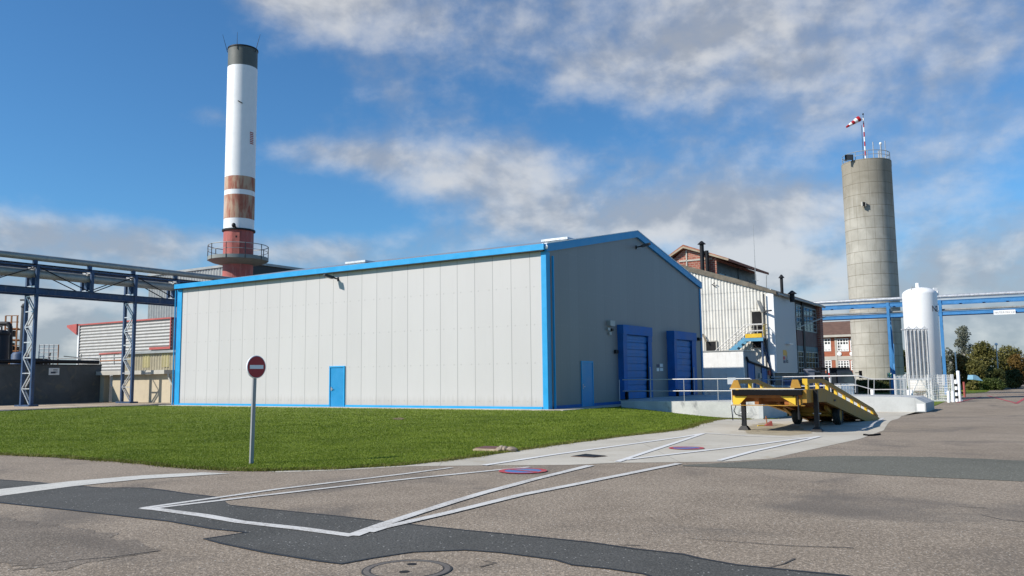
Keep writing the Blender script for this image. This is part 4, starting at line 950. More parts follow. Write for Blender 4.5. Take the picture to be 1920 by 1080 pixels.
for j, yy in enumerate((VY, VY+.55)):
    for i in range(j, nv):
        x = v0.x+pitch*(i+.5); f_ = MB().tube((x,yy,vzb), (x,yy,vzt), .05, 8)
        for q_ in range(6):
            a = q_*math.pi/3+.3; f_.bar((x+.07*math.cos(a),yy+.07*math.sin(a),vzb+.05), (x+.07*math.cos(a),yy+.07*math.sin(a),vzt-.05), .02, .11, up=(-math.sin(a),math.cos(a),0)) if False else f_.prism([(x+.03*math.cos(a)-.008*math.sin(a),yy+.03*math.sin(a)+.008*math.cos(a),vzb+.05),(x+.135*math.cos(a)-.008*math.sin(a),yy+.135*math.sin(a)+.008*math.cos(a),vzb+.05),(x+.135*math.cos(a)+.008*math.sin(a),yy+.135*math.sin(a)-.008*math.cos(a),vzb+.05),(x+.03*math.cos(a)+.008*math.sin(a),yy+.03*math.sin(a)-.008*math.cos(a),vzb+.05)], (0,0,vzt-vzb-.1))
        mesh_obj('finned_tube', f_, m_fin if j == 0 else m_dgrey, vp)  # rear row coloured dark to imitate deep shade between the front tubes
hd = MB().tube((v0.x,VY,vzt), (v1.x,VY,vzt), .06, 8).tube((v0.x,VY+.55,vzt), (v1.x,VY+.55,vzt), .06, 8)
mesh_obj('header_pipe', hd, m_fin, vp)
for i in range(3):
    x = v0.x+pitch*(2*i+1); mesh_obj('return_bend', MB().path([(x-.25,VY,vzt),(x,VY,vzt+.22),(x+.25,VY,vzt)], .05, 8), m_white, vp)
stn = MB().bar((v0.x,VY-.1,vzb), (v1.x,VY-.1,vzb), .12).bar((v0.x,VY+.65,vzb), (v1.x,VY+.65,vzb), .12)
mesh_obj('stand_frame', stn, m_white, vp)
for x in (v0.x+.05, v1.x-.05):
    for yy in (VY-.1, VY+.65): mesh_obj('leg', MB().bar((x,yy,vg-.05), (x,yy,vzb-.06), .10), m_white, vp)
for s_ in (0, 1):
    x = v0.x+.1 if s_ == 0 else v1.x-.1; x2 = x+(.75 if s_ == 0 else -.75); mesh_obj('brace', MB().bar((x,VY-.1,vg+.25), (x2,VY-.1,vzb-.05), .08), m_white, vp)
# mesh cage
def mesh_fence(label, x0, y0, x1, y1, h, g, mat):
    t = thing('mesh_fence', label, 'fence', (x0, y0, g)); L = math.dist((x0,y0), (x1,y1)); dx, dy = (x1-x0)/L, (y1-y0)/L; w = MB()
    for i in range(int(L/.14)+1): w.bar((x0+dx*.14*i,y0+dy*.14*i,g+.05), (x0+dx*.14*i,y0+dy*.14*i,g+h), .014)
    for i in range(int(h/.2)+1): w.bar((x0,y0,g+.05+.2*i), (x1,y1,g+.05+.2*i), .022)
    mesh_obj('wire_mesh', w, mat, t); n = max(1, round(L/2.4))
    for i in range(n+1): mesh_obj('post', MB().bar((x0+dx*L*i/n,y0+dy*L*i/n,g-.1), (x0+dx*L*i/n,y0+dy*L*i/n,g+h+.05), .09), m_white, t)
    return t
FY = 66.; fg = -.6; f0, f1, f2 = Dp(1698, 740, FY), Dp(1786, 740, FY), Dp(1797, 740, FY)
mesh_fence('white wire mesh fence in front of the finned tubes', f0.x, FY, f1.x, FY, 2.05, fg, m_whited)
gtx0 = Dp(1677, 740, FY-1).x
gt_ = mesh_fence('white mesh gate left of the finned tubes, closer meshed than its neighbour', gtx0, FY-1.2, gtx0+.95, FY-1.0, 2.1, fg, m_white)
mesh_obj('gate_panel', MB().box(gtx0+.1, gtx0+.85, FY-1.06, FY-1.02, fg+.15, fg+2.0), m_whited, gt_)
mesh_fence('white wire mesh fence on the right flank of the white tank', f1.x+.1, FY, f1.x+.6, FY+8, 2.05, fg, m_white)
mesh_obj('notice', MB().box(*[Dp(q_, 715, FY-.05).x for q_ in (1767.5, 1772)], FY-.06, FY-.04, Dp(1770,723,FY).z, Dp(1770,702,FY).z), m_white, COL.objects['mesh_fence'])
# bollards and marker posts
def bollard(px_, pb, pt, w, Y, label, stripes=False):
    a, c = Dp(px_, pb, Y), Dp(px_, pt, Y); g = float(gz(a.x, Y)); t = thing('bollard', label, 'bollard', (a.x, Y, g), group='bollards round the white tank')
    mesh_obj('post', MB().lathe((a.x,Y,0), [(w,g-.1),(w,c.z-.05),(w*.7,c.z)], 14), m_white, t)
    if stripes:
        for i in range(3): z = g+.25+i*(c.z-g-.3)/3; mesh_obj('stripe', MB().lathe((a.x,Y,0), [(w*1.06,z),(w*1.06,z+.2)], 14), m_dark, t)
bollard(1779, 752, 733, .10, 63, 'short plain white bollard by the roadside at the corner of the mesh fence'); bollard(1787, 748, 733, .12, 64, 'stout white bollard between the short bollard and the striped post')
bollard(1794.5, 748, 712, .11, 64.5, 'white post with black stripes at the corner of the mesh fence', True); bollard(1799.5, 746, 695, .12, 65, 'tallest white post at the right end of the mesh fence')
bollard(1636.5, 747, 729, .13, 59, 'square topped white post on the ramp left of the closed mesh gate'); bollard(1704, 747, 731, .11, 61, 'white bollard at the foot of the finned tubes, right of the mesh gate')
bollard(1709.5, 747, 731, .11, 61.3, 'white bollard at the foot of the finned tubes, standing behind its twin')
# white kerb round the cage
solo('kerb', MB().box(f0.x-.5, f1.x+.4, FY-.75, FY-.45, fg-.1, fg+.14), m_whited, 'low pale kerb along the foot of the mesh fence', 'kerb')

# ================================================================ BLUE PIPE BRIDGE (RIGHT)
BX0, BX1 = Dp(1540, 575, 92), Dp(2050, 548, 80)
def bpt(px_, py):                       # point on the vertical plane of the bridge
    d = ray(px_, py); n = Vector((BX1.y-BX0.y, -(BX1.x-BX0.x), 0)); t = (BX0-EYE).dot(n)/d.dot(n); return EYE+d*t
pb_ = thing('pipe_bridge', 'bright blue steel pipe bridge crossing behind the white tank', 'pipe bridge', (Dp(1677,740,86).x, 88, -.6))
bdir = (BX1-BX0); bdir.z = 0; bdir.normalize(); bn = Vector((-bdir.y, bdir.x, 0))
zc1 = (bpt(1600, 575).z+bpt(1880, 560).z)/2; zc2 = (bpt(1600, 592).z+bpt(1880, 585).z)/2
e0, e1 = bpt(1500, 580), bpt(2100, 550); e0.z = e1.z = 0
for off in (0, 1.6):
    o_ = bn*off
    for z, nm in ((zc1, 'upper_beam'), (zc2, 'lower_beam')):
        a, c = e0+o_+Vector((0,0,z)), e1+o_+Vector((0,0,z)); mesh_obj(nm, MB().bar(a, c, .10, .30).bar(a+Vector((0,0,.17)), c+Vector((0,0,.17)), .20, .04).bar(a-Vector((0,0,.17)), c-Vector((0,0,.17)), .20, .04), m_bridge, pb_)
for px_ in (1672, 1771, 1990):
    for off in (0, 1.6):
        b_ = bpt(px_, 700); b_ += bn*off; g = float(gz(b_.x, b_.y)); mesh_obj('post', MB().bar((b_.x,b_.y,g-.1), (b_.x,b_.y,zc1+.22), .27, .27, up=bdir), m_bridge, pb_)
b_ = bpt(1676, 700); mesh_obj('brace', MB().bar((b_.x,b_.y,zc2-1.2), Vector((b_.x,b_.y,-.2))+bn*1.6, .16).bar(Vector((b_.x,b_.y,zc2-3))+bn*1.6, (b_.x,b_.y,-.2), .14), m_bridge, pb_)
for t_ in np.linspace(.03, .97, 14):
    a = e0+(e1-e0)*t_; mesh_obj('cross_beam', MB().bar(a+Vector((0,0,zc1+.05)), a+bn*1.6+Vector((0,0,zc1+.05)), .14), m_bridge, pb_)
zp = (bpt(1600, 568).z+bpt(1880, 554).z)/2+.1
solo('pipe', MB().tube(e0+Vector((0,0,zp+.12))+bn*.2, e1+Vector((0,0,zp+.12))+bn*.2, .19, 12), m_galv, 'shiny metal pipe lying along the top of the blue pipe bridge', 'pipe')
solo('pipe', MB().tube(e0+Vector((0,0,zc2+.36))+bn*.3, e1+Vector((0,0,zc2+.36))+bn*.3, .11, 10), m_zinc, 'thin pipe along the lower beam of the blue pipe bridge', 'pipe')
q0, q1 = bpt(1863, 588), bpt(1903.5, 580.5); zz0, zz1 = bpt(1880, 590).z, bpt(1880, 581.5).z
sg = tag(mesh_obj('clearance_sign', MB().prism([(q0.x,q0.y,zz0),(q1.x,q1.y,zz0),(q1.x,q1.y,zz1),(q0.x,q0.y,zz1)], -bn*.05), m_white), 'x', 'sign'); 
for v in sg.data.vertices: v.co -= Vector((q0.x,q0.y,zz0))
sg.location = (q0.x,q0.y,zz0); sh = -bn*.20; sg.location += sh; sg['label'] = 'long white clearance sign with grey writing on the blue pipe bridge'
INV[sg.name] = Matrix.Translation(-Vector(sg.location))
text('lettering', 'HAUTEUR MAX 5.20', (zz1-zz0)*.62, Vector((q0.x,q0.y,zz0+(zz1-zz0)*.28))+sh-bn*.055+bdir*.12, bdir, (0,0,1), m_lettg, sg, .003, 1.0)
L_ = (q1-q0).length
lt = [o for o in sg.children][0]; wid = max(v.co.x*bdir.x+v.co.y*bdir.y for v in lt.data.vertices)
for v in lt.data.vertices:
    al = v.co.x*bdir.x+v.co.y*bdir.y; k_ = al*(L_*.95/wid)-al; v.co.x += bdir.x*k_; v.co.y += bdir.y*k_

# ================================================================ LEFT: PIPE BRIDGE, BASIN, OLD BUILDINGS
UX = -40.; UB = UX-1.3
lb_ = site_thing('pipe_bridge', 'weathered dark blue lattice pipe bridge on two tall trestles beside the lawn', 'pipe bridge', UX, 0, 0)
gzz = PU(172, 554, UX).z; gtop = PU(172, 510, UX).z
YA, YB = -22., 46.
for u in (UX, UB):
    mesh_obj('girder', S().box(u-.05, u+.05, YA, YB, gzz-.20, gzz+.20).box(u-.15, u+.15, YA, YB, gzz+.201, gzz+.24).box(u-.15, u+.15, YA, YB, gzz-.24, gzz-.201), m_steelb, lb_)
    mesh_obj('top_chord', S().box(u-.05, u+.05, YA, YB, gtop-.06, gtop+.06), m_steelb, lb_)
ty_ = [PU(66, 600, UX).y, PU(252, 600, UX).y]; ym = PU(172, 540, UX).y
nodes = [ty_[0]-(ty_[1]-ty_[0])*.5-.0, ty_[0], ym, ty_[1], ty_[1]+(ty_[1]-ty_[0])*.5, ty_[1]+(ty_[1]-ty_[0]), ty_[1]+(ty_[1]-ty_[0])*1.5]
for i, y in enumerate(nodes):
    tall = y in ty_ or i == 5
    for u in (UX, UB):
        nm = 'trestle_leg' if tall else 'hanger'; mesh_obj(nm, S().box(u-.10, u+.10, y-.11, y+.11, -.15 if tall else gzz+.245, gtop+.13), m_steelb, lb_)
    mesh_obj('cross_beam', S().box(UB+.125, UX-.125, y-.09, y+.09, gtop-.12, gtop+.10).box(UB+.125, UX-.125, y-.09, y+.09, gzz+.26, gzz+.42), m_galv, lb_)
    if tall:
        lt_ = S(); nseg = 7; dz = (gzz-.5)/nseg
        for j in range(nseg):
            z0 = .15+j*dz; lt_.bar((UB+.12,y-.08,z0+dz), (UX-.12,y-.08,z0+dz), .07)
            if j % 2: lt_.bar((UB+.12,y-.08,z0), (UX-.12,y-.08,z0+dz), .07).bar((UB+.12,y+.10,z0), (UX-.12,y+.10,z0+dz), .07)
            else: lt_.bar((UB+.12,y-.08,z0+dz), (UX-.12,y-.08,z0), .07).bar((UB+.12,y+.10,z0+dz), (UX-.12,y+.10,z0), .07)
        mesh_obj('lattice', lt_, m_galv, lb_)
        mesh_obj('base_plate', S().box(UB-.3, UX+.35, y-.35, y+.35, -.05, .12), m_steelb, lb_)
for i in range(len(nodes)-1):
    y0, y1 = nodes[i], nodes[i+1]
    for u in (UX, UB):
        a, c = ((u,y0,gtop), (u,y1,gzz+.2)) if i % 2 else ((u,y0,gzz+.2), (u,y1,gtop)); mesh_obj('tie_rod', S().tube(a, c, .04, 6), m_dark, lb_)
zpl, zpu = PU(200, 526.5, UX-.5).z, PU(200, 498, UX-.4).z
solo('pipe', S().tube((UX-.5,YA-.5,zpl), (UX-.5,YB+.5,zpl), .33, 16), m_zinc, 'fat dull metal pipe running inside the dark blue pipe bridge', 'pipe')
solo('pipe', S().tube((UX-.4,YA-.7,zpu), (UX-.4,YB+.7,zpu), .235, 14), m_zinc, 'dull metal pipe carried above the dark blue pipe bridge', 'pipe')
for k_, (dx, dz_) in enumerate(((-.72,.34), (-.12,.28))): solo('pipe', S().tube((UX+dx,YA+.6,gtop+.12*k_+.02), (UX+dx,YB,gtop+.12*k_+.02), .055, 8), m_dark, ('thin dark pipe on the far side of the pipe bridge between the two fat pipes', 'thin dark pipe on the near side of the pipe bridge between the two fat pipes')[k_], 'pipe')
for y in nodes:
    mesh_obj('pipe_bracket', S().box(UX-.52, UX-.28, y-.14, y+.14, gtop+.101, zpu-.20), m_steelb, lb_); mesh_obj('pipe_bracket', S().box(UX-.66, UX-.34, y-.20, y+.20, gzz+.421, zpl-.27), m_steelb, lb_)
# dark basin wall
WX = -47.; ya_, yb_ = PU(-120, 700, WX).y, PU(190, 700, WX).y; wz = (PU(60, 684.5, WX).z+PU(160, 686.5, WX).z)/2
bw = site_thing('basin_wall', 'long dark concrete basin wall stained with pale streaks behind the gravel strip', 'wall', WX, (ya_+yb_)/2, 0)
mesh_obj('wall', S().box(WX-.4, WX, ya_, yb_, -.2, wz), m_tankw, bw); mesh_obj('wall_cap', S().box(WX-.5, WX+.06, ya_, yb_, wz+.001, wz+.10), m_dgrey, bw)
a, c = PU(91.5, 690, WX), PU(110.5, 703, WX); nt_ = tag(mesh_obj('notice_board', S().box(WX+.01, WX+.04, a.y, c.y, c.z, a.z), m_whited), 'pale notice board with a few dark marks on the dark basin wall', 'sign')
ctr = T3((WX,(a.y+c.y)/2,c.z)); 
for v in nt_.data.vertices: v.co -= ctr
nt_.location = ctr; INV[nt_.name] = Matrix.Translation(-ctr)
nm_ = S().box(WX+.042, WX+.05, a.y+.15, a.y+.55, c.z+.12, c.z+.26)
for i in range(3): nm_.box(WX+.042, WX+.05, a.y+.35, c.y-.15, a.z-.15-.11*i, a.z-.11-.11*i)
mesh_obj('notice_marks', nm_, m_letter, nt_)
solo('pipe', S().tube((WX-.15,ya_,wz+.32), (WX-.15,yb_-.2,wz+.32), .16, 10), m_dark, 'black pipe lying along the top of the dark basin wall', 'pipe')
pr = site_thing('pipework', 'tangle of thin rusty pipes and railings above the right end of the basin wall', 'pipework', WX-1, yb_-4, wz)
for i, (p0, p1, r_, mt) in enumerate((((105,672),(190,671),.05,m_tin), ((120,668),(185,674),.04,m_dark), ((187,664),(230,661),.09,m_redpt), ((187,671),(232,669),.05,m_tin), ((187,677),(232,675),.05,m_orange), ((150,680),(153,664),.05,m_tin), ((188,684),(188,665),.06,m_tin), ((214,684),(214,664),.05,m_tin), ((90,680),(94,661),.10,m_tin))):
    mesh_obj('pipe_run', S().tube(PVt(p0, 7.), PVt(p1, 7.), r_, 8), mt, pr)
# cream building
cy_ = yb_-.0; cxr = PV(327, 720, cy_).x; cz = PV(270, 702, cy_).z; cxm = PV(211, 720, cy_).x
cr = site_thing('low_building', 'low cream rendered building with a flat projecting roof left of the warehouse', 'building', (WX+cxr)/2, cy_+3, 0)
xc = PV(300, 720, cy_).x
mesh_obj('wall', S().box(cxm, PV(320,720,cy_).x, cy_, cy_+6, -.1, cz), m_cream, cr)
mesh_obj('recess_wall', S().box(WX+.02, cxm-.001, cy_+1.6, cy_+6, -.1, cz), m_stone, cr)
mesh_obj('dark_bay', S().box(PV(320,720,cy_).x+.002, cxr+2, cy_+1.2, cy_+6, -.1, cz), m_dgrey, cr)
mesh_obj('flat_roof', S().box(WX+.02, PV(318,700,cy_).x, cy_-.5, cy_+6.2, cz+.002, cz+.32), m_stone, cr)
mesh_obj('post', S().box(WX+.05, WX+.6, cy_-.1, cy_+.4, -.1, cz), m_cream, cr)
mesh_obj('drainpipe', S().path([(PV(317,700,cy_).x,cy_-.12,cz+.1),(PV(319,706,cy_).x,cy_-.12,cz-.3),(PV(326,716,cy_).x,cy_-.12,cz-.9),(PV(326,720,cy_).x,cy_-.12,0)], .07), m_stone, cr)
mesh_obj('hanging_sign', S().box(PV(201,720,cy_).x, PV(207,720,cy_).x, cy_+.3, cy_+.36, PV(204,725,cy_).z, PV(204,704,cy_).z), m_white, cr)
mesh_obj('side_door', S().box(PV(204,720,cy_+1.5).x, PV(214,720,cy_+1.5).x, cy_+1.54, cy_+1.59, -.1, PV(208,706,cy_+1.5).z), m_dgrey, cr)
# yellowed corrugated shed
dy = cy_+6.6; a, c = PV(232, 668, dy), PV(345, 664, dy); zt_ = PV(300, 662, dy).z
ys = site_thing('corrugated_shed', 'yellowed corrugated shed above the low cream building', 'shed', (a.x+c.x)/2, dy+2, 0)
mesh_obj('corrugated_wall', S().wave((a.x,dy,0), (1,0,0), c.x-a.x, lambda t: -.1, lambda t: zt_, (0,-1,0), .40, .05), m_yelcor, ys)
mesh_obj('roof_edge', S().box(a.x-.3, c.x+.3, dy-.3, dy+4, zt_, zt_+.22), m_tin, ys); mesh_obj('wall_core', S().box(a.x, c.x, dy+.12, dy+4, -.1, zt_-.01), m_dgrey, ys)
m_trans = M('yellow_rooflight_sheet', (.42,.37,.18), .6)
for q0_, q1_ in ((268,280), (304,318)):
    mesh_obj('translucent_sheet', S().wave((PV(q0_,680,dy-.03).x,dy-.03,0), (1,0,0), PV(q1_,680,dy).x-PV(q0_,680,dy).x, lambda t: 3.0, lambda t: zt_-.05, (0,-1,0), .40, .05), m_trans, ys)
# red-trimmed profiled building
ey = cy_+13; a, c = PV(148, 640, ey), PV(320.5, 640, ey); zl_, zr_ = PV(148, 609, ey).z, PV(320, 597.5, ey).z; zbm = PV(300, 655, ey).z
rb = site_thing('profiled_building', 'pale horizontally ribbed building with red trim and a pointed red overhang', 'building', (a.x+c.x)/2, ey+4, 0)
hw_ = S(); zh_ = min(zl_, zr_)+.0; npz = int((zh_-0)/.34); vs = []
for i in range(npz*6+1):
    z = zh_*i/(npz*6); w = .05*math.cos(2*math.pi*i/6); vs += [(a.x,ey-w,z), (c.x,ey-w,z)]
hw_.add(vs, [(2*i,2*i+1,2*i+3,2*i+2) for i in range(npz*6)]); hw_.smooth = True; mesh_obj('ribbed_wall', hw_, m_louv, rb)
mesh_obj('wall_core', S().box(a.x, c.x, ey+.1, ey+8, -.1, zh_-.05), m_tin, rb)
mesh_obj('red_fascia', S().box(a.x-.1, c.x+.12, ey-.16, ey+8, zh_, zh_+.15).box(c.x-.02, c.x+.10, ey-.16, ey-.06, zbm, zh_-.002).box(PV(282,653,ey).x, c.x-.022, ey-.16, ey-.06, zbm, zbm+.24), m_redtr, rb)
q_ = PV(130, 613, ey); mesh_obj('red_overhang', S().prism([(a.x-.11,ey-.3,zh_+.20),(q_.x,ey-.3,zh_+.12),(q_.x,ey-.3,zh_-.1),(a.x-.11,ey-.3,PV(147,628,ey).z)], (0,8,0)), m_redtr, rb)
mesh_obj('corner_post', S().box(a.x-.12, a.x+.14, ey-.12, ey-.05, -.1, zh_-.002), m_white, rb)
# tall grey hall behind the chimney
hy = cy_+26; a, c = PV(279, 560, hy), PV(470, 510, hy); zh2 = PV(400, 503.5, hy).z
th_ = site_thing('tall_hall', 'tall grey ribbed hall behind the chimney, lit on its left side', 'building', (a.x+c.x)/2, hy+6, 0)
zn = PV(470, 502, hy).z; zlft = PV(281, 543, hy).z
mesh_obj('ribbed_wall', S().wave((a.x,hy,0), (1,0,0), c.x-a.x, lambda t: -.1, lambda t: zh2 if t > 4 else zh2-0.0, (0,-1,0), .55, .07), m_tin, th_)
mesh_obj('gable_side', S().prism([(c.x,hy+.1,-.1),(c.x,hy+18,-.1),(c.x,hy+18,zh2-.1),(c.x,hy+.1,zh2-.02)], (-.3,0,0)), m_dgrey, th_)
mesh_obj('roof', S().box(a.x-.2, c.x+.25, hy-.2, hy+18, zh2, zh2+.3), m_tin, th_); mesh_obj('rear_core', S().box(a.x, c.x-.31, hy+.15, hy+17.9, -.1, zh2-.02), m_dgrey, th_)
# process plant beyond the basin wall
PY = 82.
def pz(px_, py): return Dp(px_, py, PY)
def vessel(name, label, px0, px1, ptop, pbot, Y, mat, cap=True):
    a, c = Dp(px0, pbot, Y), Dp(px1, pbot, Y); r = abs(c.x-a.x)/2; x = (a.x+c.x)/2; zt = Dp((px0+px1)/2, ptop, Y).z
    t = thing(name, label, 'vessel', (x, Y, 0)); mesh_obj('shell', MB().lathe((x,Y,0), [(r,-.1),(r,zt-.2),(r*.8,zt),(.02,zt+.1)], 20), mat, t)
    if cap: mesh_obj('top_flange', MB().lathe((x,Y,0), [(r*1.15,zt-.35),(r*1.15,zt-.2)], 20), mat, t); mesh_obj('top_pipe', MB().path([(x,Y,zt),(x,Y,zt+.4),(x-r*1.6,Y,zt+.4)], .08), mat, t)
    return t
m_bk = M('sooty_steel', (.022, .022, .024), .6, .2, var=.3)
vessel('process_column', 'slim black process column rising behind the left trestle', 35.5, 47, 570, 680, PY, m_bk)
vessel('process_vessel', 'wide black process vessel at the left edge behind the basin wall', -14, 13, 620, 685, PY-4, m_bk)
vessel('process_vessel', 'low dark process vessel between the wide vessel and the trestle', 22, 52, 661, 685, PY-5, m_steelb, False)
solo('pipe', MB().path([Dp(-15,607,PY-2), Dp(15,607,PY-2), Dp(19,612,PY-2), Dp(19,675,PY-2)], .22, 10), m_bk, 'black elbow pipe bending down over the wide black vessel', 'pipe')
tw = thing('access_tower', 'rusty orange railed access tower beside the slim black column', 'platform', (pz(22,680).x, PY+1, 0))
for px_ in (11, 22, 33): p0, p1 = Dp(px_, 684, PY+1), Dp(px_, 592, PY+1); mesh_obj('upright', MB().bar((p1.x,PY+1,-.1), (p1.x,PY+1,p1.z), .12), m_orange, tw)
for py in (592, 604, 616, 637, 648, 658): p0, p1 = Dp(11, py, PY+1), Dp(35, py, PY+1); mesh_obj('rail', MB().bar(p0, (p1.x,PY+1,p0.z), .10 if py in (616, 637, 658) else .07), m_orange, tw)
for py in (616, 637, 658): p0, p1 = Dp(11, py, PY+1), Dp(35, py, PY+1); mesh_obj('deck', MB().box(p0.x, p1.x, PY+1.1, PY+2.4, p0.z-.1, p0.z), m_orange, tw)
for px_, py, w in ((24,622,.5), (18,645,.7), (28,652,.6)): q_ = Dp(px_, py, PY+1.6); mesh_obj('machinery', MB().box(q_.x-w/2, q_.x+w/2, PY+1.3, PY+1.9, q_.z-.5, q_.z+.1), m_dark, tw)
rl_ = thing('railing', 'pale railed walkway behind the basin wall right of the left trestle', 'railing', (pz(92,680).x, PY-3, 2))
for py in (646, 653, 660, 668): p0, p1 = Dp(74, py+1, PY-3), Dp(110, py, PY-3); mesh_obj('rail', MB().tube(p0, (p1.x,PY-3,p0.z), .04, 6), m_rail, rl_)
for px_ in (74, 83, 92, 101, 110): p1 = Dp(px_, 646, PY-3); mesh_obj('post', MB().tube((p1.x,PY-3,wz), p1, .05, 6), m_rail if px_ < 110 else m_orange, rl_)
mesh_obj('deck', MB().box(pz(72,676).x, pz(112,676).x, PY-3.4, PY-1.6, wz-.1, Dp(90,672,PY-3).z), m_dark, rl_)

# ================================================================ YELLOW LOADING RAMP TRAILER
fr, fl = to_site(G(1530, 810)), to_site(G(1398, 806))
FYt = (fr.y+fl.y)/2; XR, XL = fr.x+.02, fl.x
y0 = FYt-.85                                      # front lip
er = PU(1650, 783, XR-.06); yE = er.y
XRo, XLo = XR-.06, XL-.08                          # outer faces of the side beams
zD = PV(1515, 731, y0).z                           # deck height
yB = PU(1546, 740, XRo).y                          # where the deck starts to fall
gE = gsite(XR, yE)+.06
tl = site_thing('ramp_trailer', 'yellow steel loading ramp trailer with side rails on black support legs', 'loading ramp', (XR+XL)/2, FYt, 0)
def zdeck(y): return zD if y <= yB else zD+(gE-zD)*(y-yB)/(yE-yB)
bh = .38
for xo, dx in ((XRo, -.12), (XLo, .12)):
    zt_e = gE
    pr_ = [(xo,y0+.02,zD),(xo,yB,zD),(xo,yE,gE+.02),(xo,yE-.55,gsite(XR,yE)-.0+.02),(xo,yE-2.4,zdeck(yE-2.4)-bh),(xo,yB+.15,zD-bh-.02),(xo,y0+.02,zD-bh+.02)]
    sb_ = mesh_obj('side_beam', S().prism(pr_, (dx,0,0)), m_yellow, tl)
    # guard rail: flat top plate on posts
    zt_ = .29
    s_ = 1 if dx < 0 else -1; xi = xo-(.012 if dx < 0 else -.012)
    top = [(y0+.22, zD+zt_), (yB+.1, zD+zt_), (yE-1.3, zdeck(yE-1.3)+zt_-.02), (yE-.35, gE+.14)]
    gr = S()
    for (a, za_), (c, zc_) in zip(top[:-1], top[1:]): gr.prism([(xi,a,za_),(xi,c,zc_),(xi,c,zc_-.115),(xi,a,za_-.115)], (-.09*s_,0,0))
    g_ = mesh_obj('guard_rail', gr, m_yellow, tl)
    foot = S().bar((xi-.05*s_,yE-1.25,zdeck(yE-1.25)+.18), (xi-.05*s_,yE-.30,gE+.10), .07); mesh_obj('rail_foot', foot, m_yelrail, g_)
    for i, yy in enumerate(np.linspace(y0+.40, yE-1.35, 9)):
        mesh_obj('post', S().box(min(xi,xi-.10*s_)+.002, max(xi,xi-.10*s_)-.002, yy-.06, yy+.06, zdeck(yy)-.02, zdeck(yy)+zt_-.11), m_yelrail, g_)
    if s_ > 0: mesh_obj('post_cap', S().box(xi-.12, xi+.02, y0+.15, y0+.218, zD+.13, zD+zt_+.02), m_yelrail, g_)
# deck plate
mesh_obj('deck_plate', S().prism([(XLo+.121,y0,zD-.02),(XLo+.121,yB,zD-.02),(XLo+.121,yE+.10,gE-.02),(XLo+.121,yE+.10,gE-.07),(XLo+.121,yB,zD-.09),(XLo+.121,y0,zD-.09)], (XRo-XLo-.242,0,0)), m_galv, tl)
mesh_obj('front_lip', S().box(XLo-.02, XRo-.30, y0-.10, y0-.001, zD+.02, zD+.055), M('pale_lip_steel', (.55,.42,.22), .5), tl)
mesh_obj('front_bumper', S().box(XLo+.06, XRo-.10, y0-.11, y0-.002, zD-.145, zD+.005), m_black, tl)
for xa_, xb_, xc_, xd_ in ((XLo-.02, XLo+.30, XLo+.10, XLo+.22), (XRo-.42, XRo-.12, XRo-.36, XRo-.20)):   # upright wing plates at the front corners
    mesh_obj('wing_plate', S().prism([(xa_,y0-.06,zD+.056),(xb_,y0-.06,zD+.056),(xd_,y0-.06,zD+.29),(xc_,y0-.06,zD+.29)], (0,.09,0)), m_yellow, tl)
# underframe: cross ribs and centre beams
for i in range(9):
    yy = y0+.5+i*1.0
    if yy > yE-2.6: break
    mesh_obj('cross_rib', S().box(XLo+.13, XRo-.13, yy-.05, yy+.05, zdeck(yy)-.34, zdeck(yy)-.10), m_rust, tl)
for fx in (.30, .70):
    x = XLo+(XRo-XLo)*fx; mesh_obj('long_beam', S().prism([(x,y0+.1,zD-.42),(x,yB,zD-.46),(x,yE-2.2,zdeck(yE-2.2)-.42),(x,yE-2.2,zdeck(yE-2.2)-.11),(x,yB,zD-.095),(x,y0+.1,zD-.095)], (.12,0,0)), m_rust, tl)
mesh_obj('front_beam', S().box(XLo+.13, XRo-.13, y0+.02, y0+.10, zD-.23, zD-.15), m_rust, tl)
mesh_obj('front_plate', S().box(XLo-.02, XRo-.06, y0-.02, y0+.10, zD-.45, zD-.43), m_yellow, tl)
for x, s_ in ((XLo+.04, 1), (XRo-.30, -1)):
    xx = x if s_ > 0 else x-.0
    mesh_obj('gusset', S().prism([(xx,y0-.02,zD-.18),(xx+(.42 if s_ > 0 else -.42),y0-.02,zD-.18),(xx+(.18 if s_>0 else -.02),y0-.02,zD-.42),(xx,y0-.02,zD-.42)], (0,.035,0)), m_yelrail, tl)
    for d_ in range(4):
        if s_ > 0: mesh_obj('diagonal_rib', S().bar((xx+.38+d_*.36,y0+.3+d_*.5,zD-.14), (xx+.12+d_*.40,y0+.3+d_*.5,zD-.40), .16, .03, up=(0,1,0)), m_rust, tl)
# support legs
for x, nm in ((XL, ''), (XR, '')):
    g = gsite(x, FYt)
    lg = mesh_obj('support_leg', S().box(x-.06, x+.06, FYt-.06, FYt+.06, g+.12, zD-.02), m_dark, tl)
    mesh_obj('inner_leg', S().box(x-.05, x+.05, FYt-.05, FYt+.05, g+.06, g+.12), m_dgrey, lg)
    ft = S(); a = [(x-.16,FYt-.135,g+.012),(x+.16,FYt-.135,g+.012),(x+.16,FYt+.135,g+.012),(x-.16,FYt+.135,g+.012)]; b_ = [(x-.08,FYt-.085,g+.13),(x+.08,FYt-.085,g+.13),(x+.08,FYt+.085,g+.13),(x-.08,FYt+.085,g+.13)]
    ft.add(a+b_, [(3,2,1,0),(4,5,6,7),(0,1,5,4),(1,2,6,5),(2,3,7,6),(3,0,4,7)]); mesh_obj('foot', ft, m_dark, lg)
    mesh_obj('leg_pin', S().tube((x-.10,FYt,g+.52), (x+.12,FYt,g+.52), .018, 6), m_galv, lg)
mesh_obj('leg_bracket', S().box(XRo-.50, XRo-.125, y0+.025, y0+.12, zD-.42, zD-.15), m_yellow, tl)
